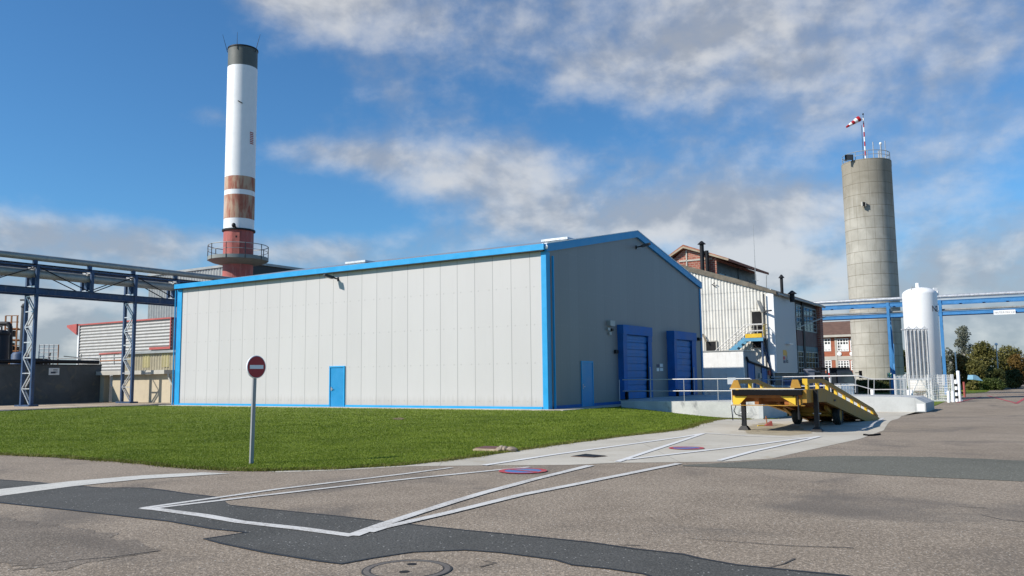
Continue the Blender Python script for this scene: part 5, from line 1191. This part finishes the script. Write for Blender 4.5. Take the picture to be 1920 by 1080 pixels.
cr_ = S().path([(XRo+.12-.48,y0-.03,zD-.18),(XRo+.12-.40,y0-.07,zD-.14),(XRo+.12-.34,y0-.07,zD-.18),(XRo+.12-.33,y0-.07,zD-.75)], .022, 8); cr_.tube((XRo+.12-.33,y0-.07,zD-.62), (XRo+.12-.33,y0-.07,zD-.82), .035, 8); mesh_obj('crank_handle', cr_, m_dark, tl)
mesh_obj('hose', S().path([(XLo+.28-.16,y0,zD-.44),(XLo+.28-.22,y0-.02,zD-.60),(XLo+.28-.16,y0-.05,zD-.70),(XLo+.28+.02,y0-.06,zD-.76),(XLo+.28+.06,y0-.06,zD-.86),(XLo+.28+.0,y0-.05,zD-1.0)], .014, 6).tube((XLo+.28-.30,y0,zD-.44), (XLo+.28-.27,y0,zD-.88), .014, 6), m_dark, tl)
# axle and wheels
axy = PU(1563, 795, XR-.35).y; wr = .33; xm = (XR+XL)/2
gax = gsite(xm, axy)
mesh_obj('axle', S().tube((xm-.7,axy,gax+wr), (xm+.75,axy,gax+wr), .06, 10).box(xm-.55, xm+.6, axy-.08, axy+.08, gax+wr+.06, gax+wr+.24), m_yellow, tl)
for x in (xm-.45, xm+.85):
    w_ = MB(SITE @ Matrix.Translation((x, axy, gax+wr)) @ Matrix.Rotation(R(90), 4, 'Y')).lathe((0,0,0), [(.20,-.10),(.29,-.115),(wr,-.07),(wr,.07),(.29,.115),(.20,.10)], 28, closed=True)
    wh_ = mesh_obj('wheel', w_, m_tyre, tl)
    mesh_obj('rim', MB(SITE @ Matrix.Translation((x, axy, gax+wr)) @ Matrix.Rotation(R(90), 4, 'Y')).lathe((0,0,0), [(.198,-.09),(.198,.09),(.12,.06),(.05,.075)], 24), m_yellow, wh_)
    mesh_obj('suspension_arm', S().bar((x-.18,axy+.05,gax+wr), (x-.18,axy-.9,zdeck(axy-.9)-.4), .09, .12), m_yellow, tl)
mesh_obj('side_lamp', S().box(XRo+.001, XRo+.02, *sorted((PU(1563,748,XRo).y, PU(1566,748,XRo).y)), PU(1564,752.5,XRo).z, PU(1564,749,XRo).z), m_dark, tl)
# striped stop block and red chock beneath the ramp
a = G(1458, 781.5); c = G(1483, 779)
cb_ = thing('stop_block', 'black and yellow striped stop block lying under the yellow ramp', 'stop block', (a.x, a.y, a.z))
d_ = Vector((c.x-a.x, c.y-a.y, 0)); n8 = 8
for i in range(n8):
    p0, p1 = Vector((a.x,a.y,a.z+.09))+d_*(i/n8), Vector((a.x,a.y,a.z+.09))+d_*((i+1)/n8); mesh_obj('stripe_section', MB().bar(p0, p1, .16, .17), m_yelrail if i % 2 == 0 else m_black, cb_)
a = G(1441, 799)
jk = thing('wheel_chock', 'rusty red wheel chock with an upright spindle left on the concrete', 'chock', a)
mesh_obj('wedge', MB().prism([(a.x-.14,a.y,a.z),(a.x+.14,a.y,a.z),(a.x+.12,a.y,a.z+.16)], (0,.16,0)), m_redpt, jk)
mesh_obj('spindle', MB().tube((a.x-.02,a.y+.08,a.z+.05), (a.x-.05,a.y+.08,a.z+.32), .018, 6).tube((a.x-.11,a.y+.08,a.z+.22), (a.x+.0,a.y+.08,a.z+.24), .014, 6), m_orange, jk)
mesh_obj('strap', MB().bar((a.x-.36,a.y-.04,a.z+.02), (a.x-.13,a.y+.02,a.z+.02), .05, .03), m_yelrail, jk)
struct(sheet('oil_stain', rough(gp([(1395,800),(1440,792),(1500,800),(1525,812),(1480,817),(1400,814)]), .10, .25), .0055, M('rust_stained_concrete', (.33,.28,.19), .9, var=.2, sc=2.5)))
solo('board', MB().box(*[Dp(q_,716,36).x for q_ in (1364.5,1379.5)], 36.0, 36.03, Dp(1370,720.5,36).z, Dp(1370,708,36).z).tube((Dp(1372,716,36).x,36.05,float(gz(12,36))), (Dp(1372,716,36).x,36.05,Dp(1370,709,36).z), .025, 8), m_white, 'white board on a post behind the left corner of the yellow ramp', 'sign')

# ================================================================ NO ENTRY SIGN
b0 = G(471, 871); d0 = Dp(481, 688, b0.y)
ne = thing('no_entry_sign', 'red no entry sign with a white bar on a grey post at the lawn edge', 'road sign', b0)
nv_ = Vector((math.sin(R(55)), -math.cos(R(55)), 0)); sv_ = Vector((math.cos(R(55)), math.sin(R(55)), 0)); rd_ = .228
pt = Vector((d0.x,d0.y,d0.z))-nv_*.05
mesh_obj('post', MB().bar((b0.x,b0.y,-.1), pt+Vector((0,0,.12)), .078, .04, up=nv_), M('grey_sign_post', (.30,.30,.30), .5, .1, var=.08), ne)
DM = Matrix((sv_, Vector((0,0,1)), nv_)).transposed().to_4x4(); DM.translation = (d0.x,d0.y,d0.z)
mesh_obj('sign_plate', MB(DM).lathe((0,0,0), [(rd_-.004,-.03),(rd_,-.028),(rd_,0),(rd_-.003,.002)], 48), m_sign_w, ne)
mesh_obj('sign_face', MB(DM).lathe((0,0,0), [(rd_*.94,.0022),(rd_*.94,.0035)], 48), m_sign_r, ne)
mesh_obj('sign_bar', MB(DM).box(-rd_*.72, rd_*.72, -.038, .038, .0036, .005), m_sign_w, ne)
mesh_obj('clamp', MB().bar(pt+Vector((0,0,.08))-sv_*.06, pt+Vector((0,0,.08))+sv_*.06, .03).bar(pt-Vector((0,0,.08))-sv_*.06, pt-Vector((0,0,.08))+sv_*.06, .03), m_galv, ne)

# ================================================================ COVERS AND DRAINS
c = G(763, 1069); r = .39
mh = thing('manhole_cover', 'round cast iron manhole cover with asphalt filling in the foreground road', 'manhole cover', c)
mesh_obj('outer_ring', MB().lathe((c.x,c.y,c.z), [(r*.965,.002),(r*.968,.009),(r*1.0,.008),(r*1.005,.001)], 56, closed=True), M('iron_edge', (.05,.045,.04), .7, var=.4, sc=8), mh)
mesh_obj('middle_ring', MB().lathe((c.x,c.y,c.z), [(r*.83,.002),(r*.835,.009),(r*.962,.008),(r*.963,.002)], 56, closed=True), M('worn_iron', (.17,.145,.12), .6, .3, var=.3, sc=6), mh)
mesh_obj('inner_ring', MB().lathe((c.x,c.y,c.z), [(r*.80,.002),(r*.803,.011),(r*.825,.010),(r*.828,.002)], 56, closed=True), M('iron_inner_edge', (.05,.045,.04), .7, var=.4, sc=8), mh)
mesh_obj('filling', MB().lathe((c.x,c.y,c.z), [(r*.798,.002),(r*.798,.008)], 56), m_asph, mh)
mesh_obj('lifting_hole', MB().lathe((c.x+.02,c.y+.19,c.z), [(.045,.0085),(.045,.011)], 16), m_hole, mh); mesh_obj('lifting_hole', MB().lathe((c.x-.01,c.y-.10,c.z), [(.045,.0085),(.045,.011)], 16), m_hole, mh)
q_ = gp([(1070,856.5),(1113,858.5),(1139,856),(1098,852)])
gd = thing('drain_grate', 'rusty rectangular drain cover set in the concrete apron', 'drain', (q_[0][0], q_[0][1], 0))
mesh_obj('frame', MB().prism([(x,y,.004) for x,y in q_], (0,0,.008)), M('rusty_iron', (.12,.07,.05), .8, var=.35, sc=5), gd)
ctr = Vector((sum(x for x, y in q_)/4, sum(y for x, y in q_)/4)); br = MB()
for i in range(8):
    t = (i+.5)/8; a = Vector(q_[0]).lerp(Vector(q_[3]), t).lerp(ctr, .1); b_ = Vector(q_[1]).lerp(Vector(q_[2]), t).lerp(ctr, .1); br.bar((a.x,a.y,.016), (b_.x,b_.y,.016), .05, .008)
mesh_obj('bars', br, m_dark, gd)
a = G(918, 846)
ld = thing('inlet_chamber', 'broken brick gully chamber sunk in the lawn edge by the concrete apron', 'drain', a)
mesh_obj('brick_rim', MB().prism([(a.x-.38,a.y-.02,a.z),(a.x+.20,a.y-.30,a.z),(a.x+.28,a.y-.15,a.z),(a.x-.30,a.y+.14,a.z)], (0,0,.055)), M('pale_brick_rim', (.42,.33,.22), .9, var=.3, sc=6), ld)
mesh_obj('rusty_lid', MB().prism([(a.x-.34,a.y+.15,a.z+.02),(a.x+.26,a.y-.10,a.z+.02),(a.x+.48,a.y+.35,a.z+.02),(a.x-.12,a.y+.62,a.z+.02)], (0,0,.05)), M('rusty_lid', (.13,.06,.05), .8, var=.3, sc=5), ld)
st_ = MB()
for i in range(7): st_.ball((a.x+.34+random.uniform(-.1,.25), a.y-.18+random.uniform(-.12,.15), a.z+.05), (random.uniform(.06,.13), random.uniform(.05,.10), random.uniform(.05,.10)), 7, 5)
mesh_obj('rubble', st_, M('rubble_stone', (.26,.21,.16), .95, var=.35, sc=7), ld)
hs = MB().path([Vector(G(px_, py))+Vector((0,0,.02)) for px_, py in ((1620,816.5),(1628,817.6),(1638,817.2),(1650,815.6))], .03, 6)
solo('rubber_strip', hs, m_black, 'black rubber strip lying on the asphalt in front of the yellow ramp', 'strip')
struct(sheet('bare_soil_patch', rough(gp([(735,786),(750,784),(760,787),(745,789)]), .08, .2), .034, M('bare_soil', (.16,.11,.06), .95, var=.3, sc=5)))

# ================================================================ THINGS BEHIND THE RAILINGS
def vbox(px0, px1, ptop, pbot, Y): a, c = Dp(px0, pbot, Y), Dp(px1, pbot, Y); return a.x, c.x, Dp((px0+px1)/2, ptop, Y).z
# plastic tank in a wire cage
TY = 54.; x0, x1, zt = vbox(1578, 1604, 719, 748, TY); g = float(gz(x0, TY)); wd = x1-x0; zb = max(g, zt-1.25)
ib = thing('caged_tank', 'white plastic liquid tank in a galvanised cage on a pallet behind the ramp rails', 'tank', ((x0+x1)/2, TY, g))
mesh_obj('bottle', MB().box(x0+.04, x1-.04, TY+.04, TY+.96, g+.16, zt-.04), m_plast, ib); cg = MB()
for i in range(6): x = x0+wd*i/5; cg.bar((x,TY,g+.14), (x,TY,zt), .03)
for i in range(5): z = g+.16+(zt-g-.18)*i/4; cg.bar((x0,TY-.01,z), (x1,TY-.01,z), .03); cg.bar((x1+.01,TY,z), (x1+.01,TY+1,z), .03); cg.bar((x0-.01,TY,z), (x0-.01,TY+1,z), .03)
for i in range(5): y = TY+i/4.; cg.bar((x1,y,g+.14), (x1,y,zt), .03); cg.bar((x0,y,g+.14), (x0,y,zt), .03)
mesh_obj('cage', cg, m_galv, ib); pl = MB()
for i in range(3): pl.box(x0+wd*i/2.-(.0 if i == 0 else .12 if i == 2 else .06), x0+wd*i/2.+(.12 if i == 0 else .0 if i == 2 else .06), TY, TY+1, g, g+.11)
pl.box(x0, x1, TY, TY+1, g+.111, g+.14); mesh_obj('pallet', pl, m_dgrey, ib); mesh_obj('lid', MB().tube(((x0+x1)/2,TY+.5,zt-.04), ((x0+x1)/2,TY+.5,zt+.05), .14, 14), m_dark, ib)
# dark lorry cab
KY_ = 62.; x0, x1, zt = vbox(1541, 1609, 690.5, 735, KY_); g = -.6
tk_ = thing('lorry', 'dark lorry with a black roof and wing mirrors parked behind the railings', 'lorry', ((x0+x1)/2, KY_, g))
L_ = x1-x0; xc_ = x0+L_*.45
m_cab = M('dark_blue_grey_body', (.035,.042,.055), .4, var=.15)
mesh_obj('cab', MB().prism([(xc_,KY_,g+.55),(x1,KY_,g+.55),(x1,KY_,g+1.25),(x1-.35,KY_,zt-.25),(x1-.55,KY_,zt-.06),(xc_,KY_,zt-.06)], (0,2.1,0)), m_cab, tk_)
mesh_obj('roof_deflector', MB().prism([(xc_-1.2,KY_-.05,zt-.10),(x1-.45,KY_-.05,zt-.05),(x1-.6,KY_-.05,zt+.06),(xc_-1.2,KY_-.05,zt+.06)], (0,2.2,0)), m_black, tk_)
mesh_obj('windscreen', MB().quad((x1+.002,KY_+.15,g+1.32),(x1+.002,KY_+1.95,g+1.32),(x1-.345,KY_+1.95,zt-.28),(x1-.345,KY_+.15,zt-.28)), m_screen, tk_)
mesh_obj('side_window', MB().prism([(xc_+.25,KY_-.012,g+1.35),(x1-.12,KY_-.012,g+1.35),(x1-.42,KY_-.012,zt-.32),(xc_+.3,KY_-.012,zt-.32)], (0,.011,0)), m_screen, tk_)
mesh_obj('body', MB().box(x0, xc_-.1, KY_-.05, KY_+2.15, g+.7, zt-.35), m_dgrey, tk_); mesh_obj('chassis', MB().box(x0, x1-.1, KY_+.3, KY_+1.8, g+.4, g+.55), m_dark, tk_)
for s_ in (0, 1): mesh_obj('wing_mirror', MB().bar((x1-.2,KY_-.15+2.4*s_,zt-.35), (x1+.12,KY_-.3+2.7*s_,zt-.35), .05).box(x1+.05, x1+.2, KY_-.42+2.7*s_, KY_-.2+2.7*s_, zt-.75, zt-.2), m_black, tk_)
for x in (x0+.6, x1-.7):
    for yy in (KY_+.12, KY_+1.98):
        wm = MB(Matrix.Translation((x,yy,g+.42)) @ Matrix.Rotation(R(90), 4, 'X')).lathe((0,0,0), [(.22,-.12),(.40,-.13),(.42,-.08),(.42,.08),(.40,.13),(.22,.12)], 24, closed=True); w_ = mesh_obj('wheel', wm, m_tyre, tk_)
        mesh_obj('rim', MB(Matrix.Translation((x,yy,g+.42)) @ Matrix.Rotation(R(90), 4, 'X')).lathe((0,0,0), [(.218,-.1),(.218,.1),(.1,.06)], 20), m_tin, w_)
# striped pole against the lorry
a, c = Dp(1553.5, 690, 58), Dp(1558, 722, 58); sp = thing('striped_pole', 'leaning red and white striped pole in front of the dark lorry', 'pole', (c.x, 58, -.6))
pb2 = Vector((c.x+.05, 58, -.6)); 
for i in range(8): mesh_obj('pole_section', MB().tube(pb2.lerp(Vector(a), i/8), pb2.lerp(Vector(a), (i+1)/8), .05, 8), m_white if i % 2 else m_sign_r, sp)
def wbin(px0, px1, ptop, Y, mat, lab):
    x0, x1, zt = vbox(px0, px1, ptop, 730, Y); g = -.6; t = thing('waste_bin', lab, 'bin', ((x0+x1)/2, Y, g)); w = (x1-x0)
    mesh_obj('bin_body', MB().add([(x0+.08*w,Y+.05,g+.12),(x1-.08*w,Y+.05,g+.12),(x1-.08*w,Y+.75,g+.12),(x0+.08*w,Y+.75,g+.12),(x0,Y,zt-.08),(x1,Y,zt-.08),(x1,Y+.8,zt-.08),(x0,Y+.8,zt-.08)], [(3,2,1,0),(4,5,6,7),(0,1,5,4),(1,2,6,5),(2,3,7,6),(3,0,4,7)]), mat, t)
    mesh_obj('lid', MB().prism([(x0-.03,Y-.05,zt-.078),(x0-.03,Y+.85,zt-.078),(x0-.03,Y+.85,zt+.06),(x0-.03,Y-.05,zt-.03)], (w+.06,0,0)), mat, t)
    for x in (x0+.15*w, x1-.15*w): mesh_obj('wheel', MB().tube((x-.03,Y+.15,g+.10), (x+.03,Y+.15,g+.10), .10, 12), m_black, t)
m_bin1 = M('grey_bin_plastic', (.15,.16,.19), .5); m_bin2 = M('blue_bin_plastic', (.02,.05,.16), .5); m_bin3 = M('black_bin_plastic', (.02,.021,.024), .5)
wbin(1516, 1529, 693, 61, m_bin1, 'tall grey bin against the factory windows behind the railings'); wbin(1531, 1541, 697, 61, m_bin3, 'black bin between the tall grey bin and the dark lorry')
wbin(1472, 1490, 714, 57, m_bin2, 'wide dark blue bin under the white stair tower'); wbin(1533, 1540, 719, 57, M('bright_blue_plastic', (.02,.05,.35), .5), 'small bright blue bin in front of the black bin')
wbin(1494, 1508, 712, 58, m_bin3, 'black bin right of the wide dark blue bin under the factory windows')
# stack of pallets
for i in range(4):
    x0, x1, _z = vbox(1428, 1452, 700, 730, 56); z = -.55+.16*i+.9; m_ = MB()
    for k_ in range(5): m_.box(x0+(x1-x0)*k_/5+.02, x0+(x1-x0)*(k_+1)/5-.02, 56, 56.9, z+.10, z+.125)
    for k_ in range(3): m_.box(x0, x1, 56+.38*k_, 56.1+.38*k_, z, z+.098)
    if i == 0:
        t = MB(); t.box(x0+.05, x1-.05, 56.05, 56.85, -.62, z-.002); solo('crate', t.box(x0+.0, x1-.0, 56.02, 56.88, z-.12, z-.004), m_wood, 'timber crate carrying the pale pallets behind the yellow ramp', 'crate')
    solo('pallet', m_, m_whited, ('pale pallet at the bottom of the stack behind the yellow ramp, lying on the crate', 'second pale pallet from the bottom of the stack behind the yellow ramp', 'third pale pallet from the bottom of the stack behind the yellow ramp', 'topmost pale pallet of the stack behind the yellow ramp')[i], 'pallet', 'pallets stacked behind the ramp')

# ================================================================ BRICK OFFICE BUILDING
OY = 86.; ox0 = PV(1500, 650, OY).x; ox1 = PV(1640, 650, OY).x
ob = site_thing('brick_building', 'two storey orange brick building with white windows and a brown tiled roof', 'building', (ox0+ox1)/2, OY+5, -.6)
ze = PV(1570, 632, OY).z; zr2 = PV(1570, 603, OY+5).z
mesh_obj('wall', S().box(ox0, ox1, OY, OY+9, -.8, ze), m_brick2, ob)
mesh_obj('roof', S().prism([(ox0-.3,OY-.5,ze+.25),(ox0-.3,OY+4.8,zr2),(ox0-.3,OY+10,ze+.25)], (ox1-ox0+.6,0,0)), m_btile, ob)
mesh_obj('fascia', S().box(ox0-.35, ox1+.35, OY-.6, OY-.3, ze+.0, ze+.30), m_stone, ob)
zband = [(PV(1570,674,OY).z, PV(1570,668.5,OY).z), (PV(1570,660,OY).z, PV(1570,657.5,OY).z)]
sb2 = [PV(1570,y_,OY).z for y_ in (675,668)]
mesh_obj('concrete_band', S().box(ox0, ox1, OY-.05, OY-.002, sb2[0], sb2[1]), m_stone, ob)
for px_ in (1538.5, 1567.5, 1600): x = PV(px_, 650, OY).x; mesh_obj('concrete_pier', S().box(x-.14, x+.14, OY-.09, OY-.052, -.7, ze), m_stone, ob)
for (pa, pb3, pt_, pbm, nx, nz) in ((1539.5,1558.5,635,658.5,3,4), (1569,1592,635,658.5,4,4), (1593.5,1606,635,658.5,2,4), (1540.5,1560,676,694,3,4), (1570,1593.5,676,694,4,4), (1595,1607,676,694,2,4)):
    a, c = PV(pa, pt_, OY), PV(pb3, pbm, OY); x0, x1, z0, z1 = a.x, c.x, c.z, a.z
    wd_ = mesh_obj('window', S().box(x0, x0+.12, OY-.045, OY-.003, z0, z1).box(x1-.12, x1, OY-.045, OY-.003, z0, z1).box(x0+.12, x1-.12, OY-.045, OY-.003, z0, z0+.14).box(x0+.12, x1-.12, OY-.045, OY-.003, z1-.12, z1), m_white, ob)
    bb = S()
    for i in range(1, nx): x = x0+(x1-x0)*i/nx; bb.box(x-.06, x+.06, OY-.04, OY-.006, z0+.14, z1-.12)
    for i in range(1, nz): z = z0+(z1-z0)*i/nz; bb.box(x0+.12, x1-.12, OY-.042, OY-.004, z-.055, z+.055)
    mesh_obj('glazing_bar', bb, m_white, wd_); mesh_obj('pane', S().box(x0+.12, x1-.12, OY-.012, OY-.002, z0+.14, z1-.12), m_glass, wd_)
    if (pt_ == 635): mesh_obj('blind', S().box(x0+(x1-x0)*.34, x1-.14, OY-.02, OY-.013, z0+(z1-z0)*.12, z0+(z1-z0)*.55), m_white, wd_)
for px_ in (1574, 1597.5): p = PV(px_, 663.5, OY); mesh_obj('round_lamp', MB(SITE @ Matrix.Translation((p.x,OY,p.z)) @ Matrix.Rotation(R(90), 4, 'X')).lathe((0,0,0), [(.30,.003),(.30,.10),(.02,.16)], 18), m_sign_w, ob)

# ================================================================ VEGETATION
def leaf_mesh(name, centres, radii, n, size, mat, parent=None, squash=1., gap=.0, loc=None):
    """crown of many small leaf faces spread over uneven clumps"""
    C_ = np.array(centres, float); Rr = np.array(radii, float); w = Rr**2; w /= w.sum(); k = rng.choice(len(C_), n, p=w)
    d = rng.normal(size=(n,3)); d /= np.linalg.norm(d, axis=1)[:,None]; rad = rng.uniform(.35, 1.0, n)**.55*rng.uniform(.82, 1.12, n)
    P = C_[k]+d*(Rr[k]*rad)[:,None]*np.array([1,1,squash])
    s = size*rng.uniform(.5, 1.3, n); u = rng.normal(size=(n,3)); u /= np.linalg.norm(u, axis=1)[:,None]
    v = np.cross(u, d+rng.normal(size=(n,3))*.6); v /= np.linalg.norm(v, axis=1)[:,None]
    V = np.empty((n,4,3)); V[:,0] = P-u*s[:,None]; V[:,1] = P+v*(s*.55)[:,None]; V[:,2] = P+u*s[:,None]; V[:,3] = P-v*(s*.55)[:,None]
    V = V.reshape(-1,3)
    if parent: L = np.array(parent.location); V = V-L
    me = bpy.data.meshes.new(name); me.from_pydata(V.tolist(), [], np.arange(4*n).reshape(-1,4).tolist()); me.materials.append(mat)
    o = bpy.data.objects.new(name, me); COL.objects.link(o)
    if parent: o.parent = parent; INV[o.name] = INV[parent.name]
    return o
def tree(px_, ptop, Y, width_px, kind, label, n=5000, trunk=m_bark, lean=0., shape='round', size=.16, name='tree', group='trees beyond the road', bottom=.18):
    top = Dp(px_, ptop, Y); x = top.x; g = float(gz(x, Y)); h = top.z-g; w = width_px/2*Y/F_PX
    t = thing(name, label, 'tree', (x, Y, g), group=group); tr = MB(); tp = Vector((x+lean*h, Y, g+h*.6))
    tr.tube((x,Y,g-.2), (x+lean*h*.5,Y,g+h*.3), .035*h*.6+.05, 8, .028*h*.6+.03).tube((x+lean*h*.5,Y,g+h*.3), tp, .028*h*.6+.03, 8, .05)
    cs, rs_ = [], []; m = 15 if shape == 'round' else 18
    for i in range(m):
        t_ = (i+.5)/m; zf = bottom+(.93-bottom)*t_
        prof = math.sin(math.pi*min(1, (zf-bottom+.12)/(1.08-bottom)))**.7 if shape == 'round' else (.35+.65*math.sin(math.pi*min(1,(zf-bottom+.1)/(1.1-bottom))))
        a = random.uniform(0, 2*math.pi); rr = w*prof*random.uniform(.25, .72)
        r_ = w*random.uniform(.30, .48) if shape == 'round' else w*random.uniform(.22, .42); r_ = min(r_, h*.22+.3)
        c_ = (x+lean*h*zf+rr*math.cos(a), Y+rr*math.sin(a), min(g+h*zf, g+h-r_*.9)); cs.append(c_); rs_.append(r_)
        tr.tube((x+lean*h*min(zf*.7,.55),Y,g+h*min(zf*.75,.58)), c_, .045, 5, .015)
    mesh_obj('trunk', tr, trunk, t); leaf_mesh('crown', cs, rs_, n, size, m_leaf[kind], t); return t
tree(1804, 606, 122, 54, 'silver', 'tall airy silvery birch rising above the trees right of the white tank', 2100, m_birch, .0, 'tall', .17, bottom=.35)
tree(1782, 650, 118, 30, 'silver', 'smaller silvery birch half hidden by the right blue post', 900, m_birch, 0, 'tall', .16, bottom=.35)
tree(1840, 641, 118, 72, 'olive', 'broad olive tree with a leaning trunk right of the birch', 6500, m_bark, .03)
tree(1800, 664, 112, 50, 'amber', 'rusty olive tree below the tall birch', 4000)
tree(1826, 676, 106, 50, 'olive', 'low spreading olive tree in front of the broad one, above the blue tarpaulin', 4200, m_bark, -.04, bottom=.25)
tree(1884, 648, 128, 70, 'olive', 'rounded green tree behind the pale lamp post', 5200)
tree(1866, 690, 108, 46, 'dark', 'small dark tree at the foot of the pale lamp post', 3600)
tree(1908, 664, 120, 56, 'amber', 'turning amber tree at the right edge of the view', 3800)
tree(1903, 692, 112, 40, 'dark', 'low dark tree beside the far bend of the road', 3000)
tree(1935, 655, 128, 60, 'olive', 'tall olive tree just beyond the amber one', 4000)
tree(1688, 650, 116, 34, 'dark', 'dark tree between the silo and the white tank', 3000)
tree(1770, 668, 120, 34, 'olive', 'olive tree behind the right flank of the white tank', 2600)
tree(1950, 680, 110, 70, 'dark', 'bushy dark tree beyond the right edge', 2500)
def shrub(px_, ptop, pbot, Y, wpx, kind, label, n=2600, name='shrub', size=.10):
    a = Dp(px_, pbot, Y); top = Dp(px_, ptop, Y); g = float(gz(a.x, Y)); h = top.z-g; w = wpx/2*Y/F_PX
    t = thing(name, label, name, (a.x, Y, g), group='shrubs beside the far road'); cs, rs_ = [], []
    for i in range(12): aa = random.uniform(0, 6.28); q_ = random.uniform(0, .62); cs.append((a.x+w*q_*math.cos(aa), Y+w*q_*math.sin(aa), g+h*random.uniform(.25, .55))); rs_.append(min(w*.45, h*.45))
    st__ = MB()
    for c_ in cs[:5]: st__.tube((a.x,Y,g-.1), c_, .05, 5, .02)
    mesh_obj('stems', st__, m_bark, t); leaf_mesh('foliage', cs, rs_, n, size, m_leaf[kind], t)
shrub(1862, 705, 727, 103, 46, 'shrub', 'neatly rounded green shrub beside the far road', 4200); shrub(1825, 714, 728, 104, 40, 'olive', 'low olive shrub left of the rounded green one', 2200)
shrub(1898, 704, 720, 112, 40, 'olive', 'loose shrub by the bend of the far road', 2200); shrub(128, 652, 690, 88, 26, 'olive', 'sparse grey green bush behind the railed walkway', 900)
# clipped hedge in front of the silo
hx0, hx1 = Dp(1606, 730, 96).x, Dp(1692, 730, 96).x; hzt = Dp(1650, 711, 96).z; hg = -.6
hd_ = thing('hedge', 'long dark clipped hedge at the foot of the silo', 'hedge', ((hx0+hx1)/2, 96, hg)); cs, rs_ = [], []
for i in range(44): cs.append((hx0+(hx1-hx0)*i/43, 96+random.uniform(-.3,.3), hg+(hzt-hg)*random.choice((.35,.62)))); rs_.append((hzt-hg)*.40)
leaf_mesh('foliage', cs, rs_, 9000, .12, m_leaf['dark'], hd_); mesh_obj('stems', MB().box(hx0, hx1, 95.7, 96.3, hg-.1, hg+.9), m_bark, hd_)
# far woods: one mass along the horizon
cs, rs_ = [], []
for i in range(210):
    a = random.uniform(-.75, .85); Yw = random.uniform(330, 420); cs.append((math.tan(a)*Yw, Yw, random.uniform(-2, 4.5))); rs_.append(random.uniform(2.5, 5.5))
fw_ = leaf_mesh('far_woods', cs, rs_, 16000, 1.1, m_leaf['olive']); fw_['kind'] = 'stuff'; fw_['label'] = 'far line of woodland along the horizon'; fw_['category'] = 'woodland'
# lamp post, tarpaulin, roadside marker
lp2 = Dp(1868, 648, 116); lp3 = thing('lamp_post', 'thin pale lamp post among the trees on the right', 'lamp post', (lp2.x, 116, -.6))
mesh_obj('pole', MB().tube((lp2.x,116,-.7), (lp2.x,116,lp2.z), .10, 10, .06), m_rail, lp3); mesh_obj('lamp_head', MB().lathe((lp2.x,116,lp2.z), [(.08,0),(.22,.12),(.2,.30),(.02,.38)], 12), m_white, lp3)
a = Dp(1791, 660, 110); mp = thing('marker_pole', 'red and white marker pole in front of the birch beside the white tank', 'pole', (a.x, 110, -.6))
for i in range(10): z0, z1 = -.6+(a.z+.6)*i/10, -.6+(a.z+.6)*(i+1)/10; mesh_obj('pole_section', MB().tube((a.x,110,z0), (a.x,110,z1), .09, 8), m_white if i % 2 else m_whited, mp)
x0, x1, zt = vbox(1824, 1837, 703, 714, 102)
solo('tarpaulin', MB().prism([(x0,102,zt-.55),(x1+.4,102,zt-.75),(x1-.2,102,zt-.15),(x1-.5,102,zt),(x0+.1,102,zt)], (0,1.2,0)), M('pale_blue_tarpaulin', (.22,.42,.58), .5), 'pale blue tarpaulin under the low spreading olive tree', 'tarpaulin')
a = Dp(1808, 730, 76); solo('post', MB().tube((a.x,76,-.7), (a.x,76,Dp(1808,716,76).z), .10, 8).lathe((a.x,76,-.15), [(.12,0),(.12,.15)], 10), m_redpt, 'short dark red post by the roadside right of the fence', 'post')
# assembly point sign
AYs = 84.; x0, x1, zt = vbox(1664, 1672, 699, 709, AYs); zb = Dp(1668, 708, AYs).z; xm_ = (x0+x1)/2
ap = thing('assembly_sign', 'small green assembly point sign with white arrows on a thin post before the hedge', 'sign', (xm_, AYs, -.6))
mesh_obj('post', MB().tube((xm_,AYs+.04,-.7), (xm_,AYs+.04,zb+.1), .03, 8), m_rail, ap); mesh_obj('sign_plate', MB().box(x0, x1, AYs-.01, AYs+.01, zb, zt), m_green, ap)
hw2 = (x1-x0)/2; zc_ = (zb+zt)/2; hh2 = (zt-zb)/2; ar = MB()
for sx_ in (-1, 1):
    for sz_ in (-1, 1):
        ar.prism([(xm_+sx_*hw2*.25,AYs-.016,zc_+sz_*hh2*.25),(xm_+sx_*hw2*.25,AYs-.016,zc_+sz_*hh2*.62),(xm_+sx_*hw2*.62,AYs-.016,zc_+sz_*hh2*.25)], (0,.004,0)).bar((xm_+sx_*hw2*.4,AYs-.014,zc_+sz_*hh2*.4), (xm_+sx_*hw2*.9,AYs-.014,zc_+sz_*hh2*.9), .09, .004, up=(0,1,0))
mesh_obj('arrows', ar, m_sign_w, ap)
